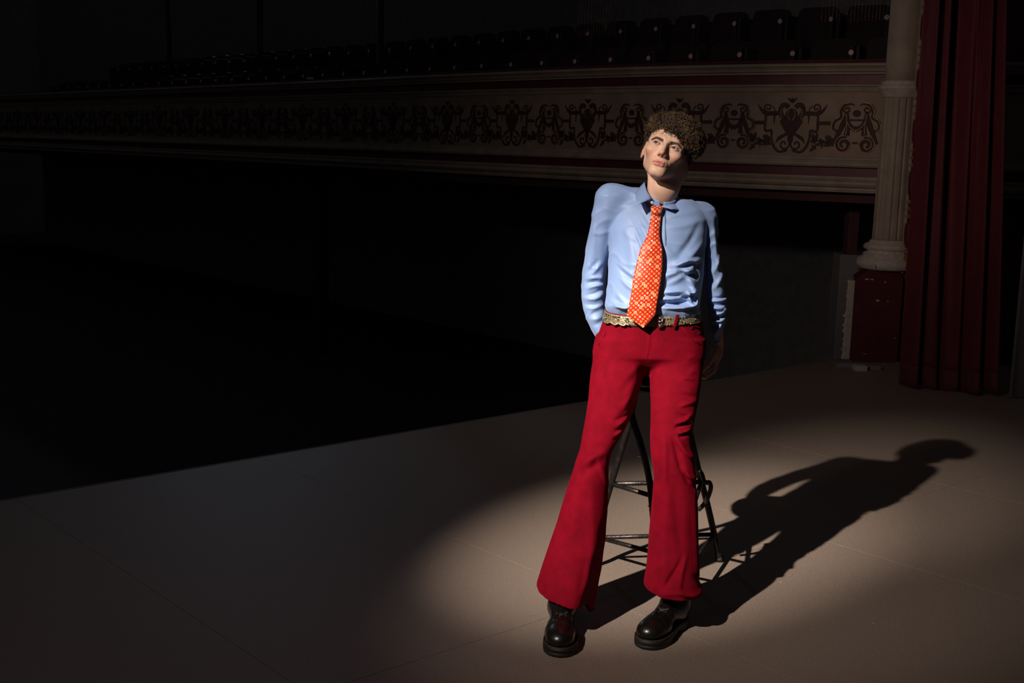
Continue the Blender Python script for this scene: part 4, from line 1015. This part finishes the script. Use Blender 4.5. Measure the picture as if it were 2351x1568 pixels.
C_P = Creases([
    (1488, 755, 1486, 820, 4, -4), (1496, 752, 1494, 822, 3, 3), (1502, 770, 1492, 835, 6, -5), (1478, 780, 1484, 840, 7, -5), (1440, 750, 1432, 840, 14, -5, 3), (1455, 810, 1484, 842, 6, 4, 2), (1440, 870, 1484, 845, 7, 5, -3), (1430, 900, 1478, 862, 8, -5, -3),
    (1380, 860, 1400, 780, 12, 5, 2), (1366, 880, 1378, 800, 8, -3), (1430, 930, 1462, 905, 7, 5, 2), (1425, 950, 1455, 930, 6, -5, 2), (1415, 960, 1452, 948, 5, -7, 2), (1418, 972, 1446, 962, 5, 8, -2), (1414, 984, 1440, 976, 4, -7, 2), (1412, 995, 1432, 988, 5, 7, -2), (1410, 1005, 1420, 1000, 5, -5), 
    (1325, 1062, 1384, 1030, 9, 5, -4), (1318, 1090, 1378, 1050, 8, -3, -2), (1360, 960, 1346, 1080, 14, 5, 2), (1330, 1120, 1300, 1240, 14, 4, 2), (1350, 1080, 1370, 1340, 16, 6, 3), (1395, 1110, 1372, 1050, 6, 4, 0), (1300, 1200, 1276, 1350, 12, -4, 2), (1340, 1260, 1320, 1360, 10, -4, 2),
    # viewer-right leg
    (1590, 755, 1612, 775, 5, -4, -3), (1575, 750, 1606, 792, 4, 5, -6), (1560, 760, 1600, 802, 5, -5, -5), (1572, 775, 1612, 815, 5, 5, -4), (1570, 812, 1606, 822, 6, -5, 0), (1580, 836, 1608, 822, 5, 6, -3), (1576, 850, 1606, 840, 5, -5, 2), (1582, 862, 1604, 858, 5, 6), (1578, 876, 1602, 884, 4, -5), (1570, 868, 1600, 884, 4, 6, -2),
    (1565, 905, 1598, 915, 5, -5), (1560, 930, 1594, 925, 5, 6, -2), (1556, 948, 1590, 958, 5, -5, 2), (1548, 966, 1588, 952, 5, 7, 3), (1550, 976, 1582, 970, 4, -9, -3), (1552, 986, 1582, 984, 4, 8, 2), (1556, 996, 1580, 990, 4, -9, -2), (1550, 1000, 1594, 1048, 6, 11, 4), (1544, 1000, 1570, 1090, 7, -8, 5), (1560, 1060, 1594, 1090, 5, 7, 5), (1565, 1075, 1590, 1112, 5, -6, 4),
    (1522, 985, 1518, 1105, 8, 6, 0), (1510, 1110, 1506, 1010, 6, -4, -2), (1540, 1090, 1552, 1240, 12, -6, 0), (1590, 1130, 1594, 1280, 10, 5, 0), (1520, 1120, 1510, 1340, 12, 5, 2), (1512, 1310, 1556, 1252, 6, -6, 2), (1562, 1250, 1545, 1310, 6, 6, 2), (1545, 1318, 1600, 1330, 5, 7, 3), (1560, 1332, 1604, 1352, 4, -9, 3), (1570, 1345, 1606, 1362, 5, 7, 2), (1570, 1358, 1598, 1362, 4, -7, 0), (1500, 1322, 1550, 1320, 6, 4, 0), (1500, 890, 1500, 960, 6, 3), (1580, 1290, 1604, 1322, 5, -5)], 3.93)
hA0, hA1 = W(1225, 1361, 3.80), W(1380, 1387, 3.84); hB0, hB1 = W(1474, 1364, 3.78), W(1612, 1374, 3.80)
in_ll, in_lr = Loft(LEGL, 2.15, .015), Loft(LEGR, 2.15, .015)
PC0 = W(1333, 1386, 3.745); _e1 = W(1390, 1170, 3.855)-PC0; _e2 = W(1381, 1386, 3.99)-PC0; PCN = np.cross(_e2, _e1); PCN /= np.linalg.norm(PCN)
if PCN[0] < 0: PCN = -PCN
ZK0, ZK1 = W(1488, 905, 4.0)[2], W(1488, 835, 4.0)[2]
XH0 = W(1325, 1386, 3.80)[0]
def trousers(P):
    n = .0014*vnoise(P, 45, 12); c = 1.3*C_P(P)
    pz = L_pel(P); a = L_ll(P); b = L_lr(P)
    za = hA0[2]+(hA1[2]-hA0[2])*(P[:, 0]-hA0[0])/(hA1[0]-hA0[0])-np.clip((P[:, 1]-3.80)*.52, 0, .085)*np.clip((P[:, 0]-XH0)/.05, 0, 1)
    zb_ = hB0[2]+(hB1[2]-hB0[2])*(P[:, 0]-hB0[0])/(hB1[0]-hB0[0])
    a = smax(a-c+n, za-P[:, 2], .002); b = smax(b-c+n, zb_-P[:, 2], .002)
    cutp = (P-PC0)@PCN+.0015*np.sin(P[:, 2]*60); a = smax(a, cutp, .014)
    low = P[:, 2] < .34
    a = np.where(low, smax(a, -smax(in_ll(P)-c+n, cutp+.014, .01), .002), a); b = np.where(low, smax(b, -(in_lr(P)-c+n), .002), b)
    kz = .002+.045*np.clip((P[:, 2]-ZK0)/(ZK1-ZK0), 0, 1); d = smin(pz-c+n, smin(a, b, kz), .020)
    top = W(1500, 716, 4.0)[2]
    d = smax(d, -np.maximum(Loft_pin(P), W(1500, 742, 4.0)[2]-P[:, 2]), .002)
    return d
Loft_pin = Loft([(y, l, r, c, b) for (y, l, r, c, b) in [(690, 1391, 1606, 4.09, .104)]+PELV], 2.35, .007)
V, F = nets(trousers, grid(.02, .74, .0036), grid(3.68, 4.24, .0040), grid(.015, 1.07, .0040))
trs = mesh('trousers', V, F, CORD, person, True)
# fly stitching, pocket edge
for pts in ([(1494, 752), (1493, 775), (1489, 800), (1486, 822)], [(1500, 752), (1499, 775), (1495, 798), (1488, 815)]):
    MB().tube([onf(trousers, x, y, .0008) for x, y in pts], .0011, 5).build('seam', CORD, trs, True)
MB().tube([onf(trousers, x, y, .001) for x, y in [(1566, 750), (1578, 768), (1594, 784), (1608, 792)]], .0022, 6).build('pocket_edge', CORD, trs, True)
MB().tube([onf(trousers, x, y, .001) for x, y in [(1392, 760), (1385, 775), (1374, 792)]], .0022, 6).build('pocket_edge', CORD, trs, True)
for (x, y) in ((1588, 754), (1605, 765)):
    q = onf(trousers, x, y, .001); MB().lathe([(0, -.002), (.0045, -.001), (.005, .001), (.003, .002), (0, .002)], tuple(q), 12).build('rivet', M['iron'], trs, True)

# ---------------------------------------------------------------- BELT
BELTM = mat('snake_print_belt', (.085, .065, .035), .32, metal=.35, var=.9, scale=190, col2=(.26, .21, .13), bump=.4, bscale=200)
STUD = mat('nickel_stud', (.75, .70, .62), .18, metal=1.0)
L_belt = Loft([(y, l, r, c, b) for (y, l, r, c, b) in PELV], 2.35, -.0045)
def belt_curve(lo, hi, n=120):
    V = []; F = []
    for i in range(n+1):
        t = 2*pi*i/n; 
        zf = lambda: 0
        # height follows the tilted waistband: lower at the viewer's left and dipping at the front
        x_ = cos(t); y_ = -sin(t)
        zc_ = BZ+.008*x_-.010*max(0, sin(t))
        for k, dz in enumerate((-.5, -.25, 0, .25, .5)):
            z = zc_+dz*(hi-lo)
            cx, cy, a, b_ = L_belt.at(z); e = 2/2.35
            for s_ in (0,):
                px = cx+a*np.sign(cos(t))*abs(cos(t))**e; py = cy-b_*np.sign(sin(t))*abs(sin(t))**e
                V.append((px, py-.001*(1 if k in (1, 2, 3) else 0)*np.sign(sin(t)), z))
    for i in range(n):
        for k in range(4): F.append((i*5+k, (i+1)*5+k, (i+1)*5+k+1, i*5+k+1))
    return V, F
BZ = W(1500, 731, 3.98)[2]; BH = .034
V, F = belt_curve(0, BH); belt = mesh('belt', V, np.array(F), BELTM, person, True); s_ = belt.modifiers.new('t', 'SOLIDIFY'); s_.thickness = .004; s_.offset = 1
def belt_at(px, dz, off=.005):
    best = None
    t = math.acos(max(-1, min(1, (px-1498)/111.)));  # front half
    for _ in range(12):
        z = BZ+.008*cos(t)-.010*sin(t)+dz; cx, cy, a, b_ = L_belt.at(z); e = 2/2.35
        p = np.array([cx+a*np.sign(cos(t))*abs(cos(t))**e, cy-b_*abs(sin(t))**e, z]); t -= (px-proj(p)[0])/111./max(.3, sin(t))
        t = max(.05, min(3.09, t))
    n_ = np.array([cos(t)*.8, -sin(t), 0]); n_ /= np.linalg.norm(n_); return p+n_*off, n_
def stud(px, dz, r=.0022):
    p, n_ = belt_at(px, dz, .0058); ax_ = n_; u_ = np.array([-n_[1], n_[0], 0]); w_ = np.array([0, 0, 1.]); V = []; F = []; k = 8
    for rr_, h in ((r*1.05, -.001), (r, .0004), (r*.6, .0014)):
        for q in range(k): V.append(p+ax_*h+rr_*(cos(2*pi*q/k)*u_+sin(2*pi*q/k)*w_))
    V.append(p+ax_*.0018)
    F = [(i*k+q, i*k+(q+1) % k, (i+1)*k+(q+1) % k, (i+1)*k+q) for i in range(2) for q in range(k)]+[(2*k+q, 2*k+(q+1) % k, 3*k) for q in range(k)]
    mesh('stud', V, F, STUD, belt, True)
for x in (1524, 1531, 1537): stud(x, .0105); stud(x, -.0105)
for x in (1557, 1563, 1569): stud(x+2, .0108); stud(x+6, -.0108)
for x, dz in ((1555, .002), (1562, -.001), (1569, -.006)): stud(x, dz)
for x in (1398, 1403, 1408, 1413): stud(x, .010, .0018)
def eyelet(px, dz, r):
    p, n_ = belt_at(px, dz, .0055); u_ = np.array([-n_[1], n_[0], 0]); pts = [p+r*(cos(a)*u_+sin(a)*np.array([0, 0, 1.])*.8) for a in np.linspace(0, 2*pi, 17)]
    MB().tube(pts, .0011, 6, False).build('eyelet', STUD, belt, True)
eyelet(1592, -.001, .005); eyelet(1419, .004, .0045); eyelet(1393, .0, .004)
# metal tips, buckle
GOLDM = mat('worn_brass', (.62, .50, .30), .28, metal=.9, var=.5, scale=160, bump=.6, bscale=300)
for a_, b_ in ((1389, 1446),):
    pts = [belt_at(x, -.0125+.003*sin(x*.35), .0062)[0] for x in np.linspace(a_, b_, 24)]; MB().tube(pts, [.0032+.0012*abs(sin(i*1.1)) for i in range(24)], 7).build('metal_border', GOLDM, belt, True)
    pts = [belt_at(x, .0135, .0062)[0] for x in np.linspace(a_+4, b_-22, 14)]; MB().tube(pts, .0020, 7).build('metal_border', GOLDM, belt, True)
pts = [belt_at(x, -.0145, .006)[0] for x in np.linspace(1582, 1604, 10)]; MB().tube(pts, .0022, 7).build('metal_border', GOLDM, belt, True)
pts = [belt_at(x, .0125, .006)[0] for x in np.linspace(1586, 1602, 10)]; MB().tube(pts, .0016, 7).build('metal_border', GOLDM, belt, True)
for q in range(6):
    a = q/6*2*pi; p, n_ = belt_at(1440+3*cos(a), .003+.008*sin(a), .007); V, F = [], []
    MB().lathe([(0, -.0028), (.002, -.002), (.0028, 0), (.002, .002), (0, .0028)], tuple(p), 10).build('boss', GOLDM, belt, True)
pb = [belt_at(x, dz, .008)[0] for x, dz in ((1511, -.017), (1519, -.017), (1520, .017), (1512, .018))]
mb = MB()
for i in range(4): mb.tube([pb[i], pb[(i+1) % 4]], .0034, 8)
for q in (-.012, 0, .012): mb.tube([belt_at(1515, q-.003, .010)[0], belt_at(1515, q+.003, .010)[0]], .0052, 10)
mb.build('buckle', STUD, belt, True)
for px, lean in ((1550, -3.5), (1514, 0), (1426, 3)):
    if px == 1426: continue
    rows = [[belt_at(px+lean*(-dz/.02)+q, dz, .007)[0] for q in (-3.2, 0, 3.2)] for dz in (-.022, -.01, .01, .023)]
    patch(rows, CORD, 'belt_loop', trs, .0022, 3)

# ---------------------------------------------------------------- BOOTS
LEATHER = mat('black_boot_leather', (.006, .0045, .004), .30, var=.5, scale=30, bump=.12, bscale=160, spec=.6, coat=.0)
SOLEM = mat('black_rubber_sole', (.004, .004, .004), .6, bump=.2, bscale=200)
WELT = mat('brown_welt_stitch', (.06, .02, .012), .6)
LACE = mat('waxed_lace', (.03, .026, .024), .4)
def bootf(P):
    X, Y, Z = P.T; S2 = P*np.array([1, 1, 1])
    d = ell(P, (.0, .050, .062), (.039, .050, .050))
    d = smin(d, cap(P, (0, .055, .085), (0, .045, .150), .0445, .0430), .03)
    d = smin(d, cap(P, (0, .075, .090), (.004, .175, .052), .040, .0345), .03)
    d = smin(d, ell(P, (.004, .195, .046), (.050, .060, .036)), .022)
    d = smin(d, ell(P, (.003, .238, .045), (.045, .047, .034)), .018)
    d = smax(d, .026-Z, .006)
    # toe cap seam, vamp creases, tongue gap, facing edges
    rr_ = np.sqrt(X**2*1.3+(Y-.30)**2); d = d+.0012*np.exp(-((rr_-.098)/.0016)**2)*(Z > .035)
    d = d-.0022*np.exp(-((Y-.150-.25*X)/.006)**2)*(Z > .06)+.0024*np.exp(-((Y-.163+.18*X)/.005)**2)*(Z > .055)
    fr = (Y > .075) & (Z > .085); d = d+np.where(fr & (np.abs(X) < .013), .0032, 0)-np.where(fr, .0018*np.exp(-((np.abs(X)-.016)/.0022)**2), 0)
    d = d+np.where(Z > .215, np.maximum(-(np.sqrt(X**2+(Y-.06)**2)-.040)*0, 0), 0)
    return d
BV, BF = nets(bootf, grid(-.065, .065, .003), grid(-.02, .30, .003), grid(.015, .205, .003))
def sole_w(y):   # half width along the foot
    return float(np.interp(y, [-.004, 0, .02, .05, .10, .15, .19, .22, .25, .275, .289, .293], [.0, .020, .036, .041, .038, .044, .054, .056, .052, .038, .018, 0]))
def boot(name, toe, heading, lab):
    """toe: floor point under the toe tip, heading: unit direction heel->toe"""
    h = np.array([heading[0], heading[1]]); h /= np.linalg.norm(h); ang = math.atan2(h[1], h[0])-pi/2
    heel = np.array([toe[0]-h[0]*.293, toe[1]-h[1]*.293]); c, s = cos(ang), sin(ang)
    T = lambda x, y, z: (heel[0]+c*x-s*y, heel[1]+s*x+c*y, z)
    V = np.array([T(*v) for v in BV]); o = mesh(name, V, BF, LEATHER, person, True)
    ys_ = list(np.linspace(-.004, .293, 40)); ol = [(sole_w(y)+.002*(y > .15), y) for y in ys_]+[(-sole_w(y)-.0, y) for y in ys_[::-1][1:-1]]; n = len(ol)
    V = []; F = []; lev = [(0, .93), (.002, .99), (.013, 1.0), (.0145, .975), (.016, 1.0), (.026, 1.0), (.030, .985)]
    for z, k in lev:
        for x, y in ol:
            yy = .14+(y-.14)*k; arch = .010*math.exp(-((y-.105)/.022)**4) if z < .01 else 0
            V.append(T(x*k, yy, z+arch))
    F = [(i*n+j, i*n+(j+1) % n, (i+1)*n+(j+1) % n, (i+1)*n+j) for i in range(len(lev)-1) for j in range(n)]+[tuple(range(n))[::-1], tuple((len(lev)-1)*n+j for j in range(n))]
    mesh('sole', V, F, SOLEM, o, True)
    MB().tube([T(x*.965, .14+(y-.14)*.975, .0315) for x, y in ol]+[T(ol[0][0]*.965, .14+(ol[0][1]-.14)*.975, .0315)], .0016, 5, False).build('welt', WELT, o, True)
    # laces across the facing
    def surf(x, z):
        y = .20
        for _ in range(60):
            if bootf(np.array([[x, y, z]]))[0] < .0: break
            y -= .002
        return y+.003
    for k in range(4):
        z = .092+.018*k; mb = MB(); pts = [T(x, surf(x, z+ (x/.018)*.006*(1 if k % 2 else -1)), z+(x/.018)*.006*(1 if k % 2 else -1)) for x in np.linspace(-.018, .018, 7)]
        mb.tube(pts, .0017, 6).build('lace', LACE, o, True)
        for sx in (-1, 1):
            z_ = z+sx*.006*(1 if k % 2 else -1); pe = T(sx*.0185, surf(sx*.0185, z_), z_); MB().lathe([(0, -.002), (.0022, -.0015), (.0028, 0), (.0022, .0015), (0, .002)], pe, 8).build('eyelet', M['iron'], o, True)
    return o
tA = WF(1287, 1512); tB = WF(1475, 1492)
boot('boot', (tA[0]-.002, tA[1]), (-.06, -1), 'boot'); boot('boot', (tB[0]-.0, tB[1]), (-.55, -.83), 'boot')

# ================================================================== STOOL
sc_ = W(1512, 830, 4.27); SX, SY, SZ = sc_[0], 4.33, .775
st = empty('bar_stool', (SX, SY, 0), label='tall dark iron bar stool with bowed legs behind and under the man', cat='stool')
MB().lathe([(0, SZ-.015), (.15, SZ-.015), (.165, SZ-.005), (.168, SZ+.012), (.155, SZ+.026), (.10, SZ+.032), (0, SZ+.034)], (SX, SY, 0), 40).build('seat', LEATHER, st, True)
MB().lathe([(.0, SZ-.03), (.15, SZ-.03), (.15, SZ-.016), (0, SZ-.016)], (SX, SY, 0), 32).build('seat_plate', M['iron'], st, True)
TR_ = .0125
def fl0(x, y): p = WF(x, y); return (p[0], p[1], .006)
legs = {
 'a': [W(1462, 880, 4.31), W(1453, 930, 4.31), W(1441, 985, 4.33), W(1422, 1050, 4.38), W(1404, 1108, 4.41), W(1389, 1160, 4.42), W(1378, 1215, 4.43), W(1371, 1262, 4.43), fl0(1366, 1300)],
 'b': [W(1446, 905, 4.30), W(1451, 955, 4.29), W(1468, 1010, 4.28), W(1482, 1060, 4.28), W(1492, 1110, 4.28), W(1497, 1160, 4.27), W(1501, 1210, 4.27), W(1504, 1270, 4.27), fl0(1506, 1334)],
 'c': [W(1570, 880, 4.24), W(1578, 960, 4.20), W(1586, 1040, 4.19), W(1590, 1110, 4.18), W(1593, 1180, 4.18), W(1594, 1260, 4.18), fl0(1592, 1350)],
 'd': [W(1572, 900, 4.42), W(1576, 955, 4.43), W(1590, 1020, 4.45), W(1606, 1090, 4.48), W(1622, 1150, 4.49), W(1636, 1210, 4.50), fl0(1652, 1288)]}
for k_, pts in legs.items():
    top = (SX+(pts[0][0]-SX)*.85, SY+(pts[0][1]-SY)*.6, SZ-.02); P = spline([top]+[tuple(p) for p in pts], 60)
    MB().tube(P, TR_, 12).build('leg', M['iron'], st, True)
    MB().lathe([(0.0, 0), (.018, 0), (.018, .012), (.014, .022), (0, .022)], (pts[-1][0], pts[-1][1], 0), 16).build('foot_cap', SOLEM, st, True)
LG = {k_: spline([tuple(p) for p in pts], 80) for k_, pts in legs.items()}
def leg_at(k_, z): P = LG[k_]; i = int(np.argmin(abs(P[:, 2]-z))); return P[i]
def rung(a, b, z, r=.009): MB().tube([leg_at(a, z), leg_at(b, z)], r, 10).build('stretcher', M['iron'], st, True)
zA = W(1404, 1112, 4.41)[2]
rung('a', 'b', zA); rung('b', 'c', zA); rung('d', 'c', zA); rung('a', 'd', zA)
zB = .125
for a, b in (('a', 'b'), ('b', 'c'), ('c', 'd'), ('d', 'a')): rung(a, b, zB, .0085)
# small bolt heads seen on the rear leg
for (x, y) in ((1464, 1047), (1487, 1162)):
    q = W(x, y, 4.27); n_ = leg_at('b', q[2]); MB().tube([tuple(q), tuple(n_)], .0028, 6).build('bolt', STUD, st, True)
# scroll of the foot rest seen past the viewer-right trouser leg
sc = [W(1606, 1080, 4.30), W(1612, 1090, 4.30), W(1616, 1103, 4.30), W(1622, 1108, 4.30), W(1629, 1108, 4.30), W(1632, 1120, 4.30), W(1626, 1140, 4.31), W(1616, 1158, 4.32), W(1604, 1170, 4.33)]
MB().tube(spline([tuple(p) for p in sc], 50), .0085, 10).build('scroll', M['iron'], st, True)
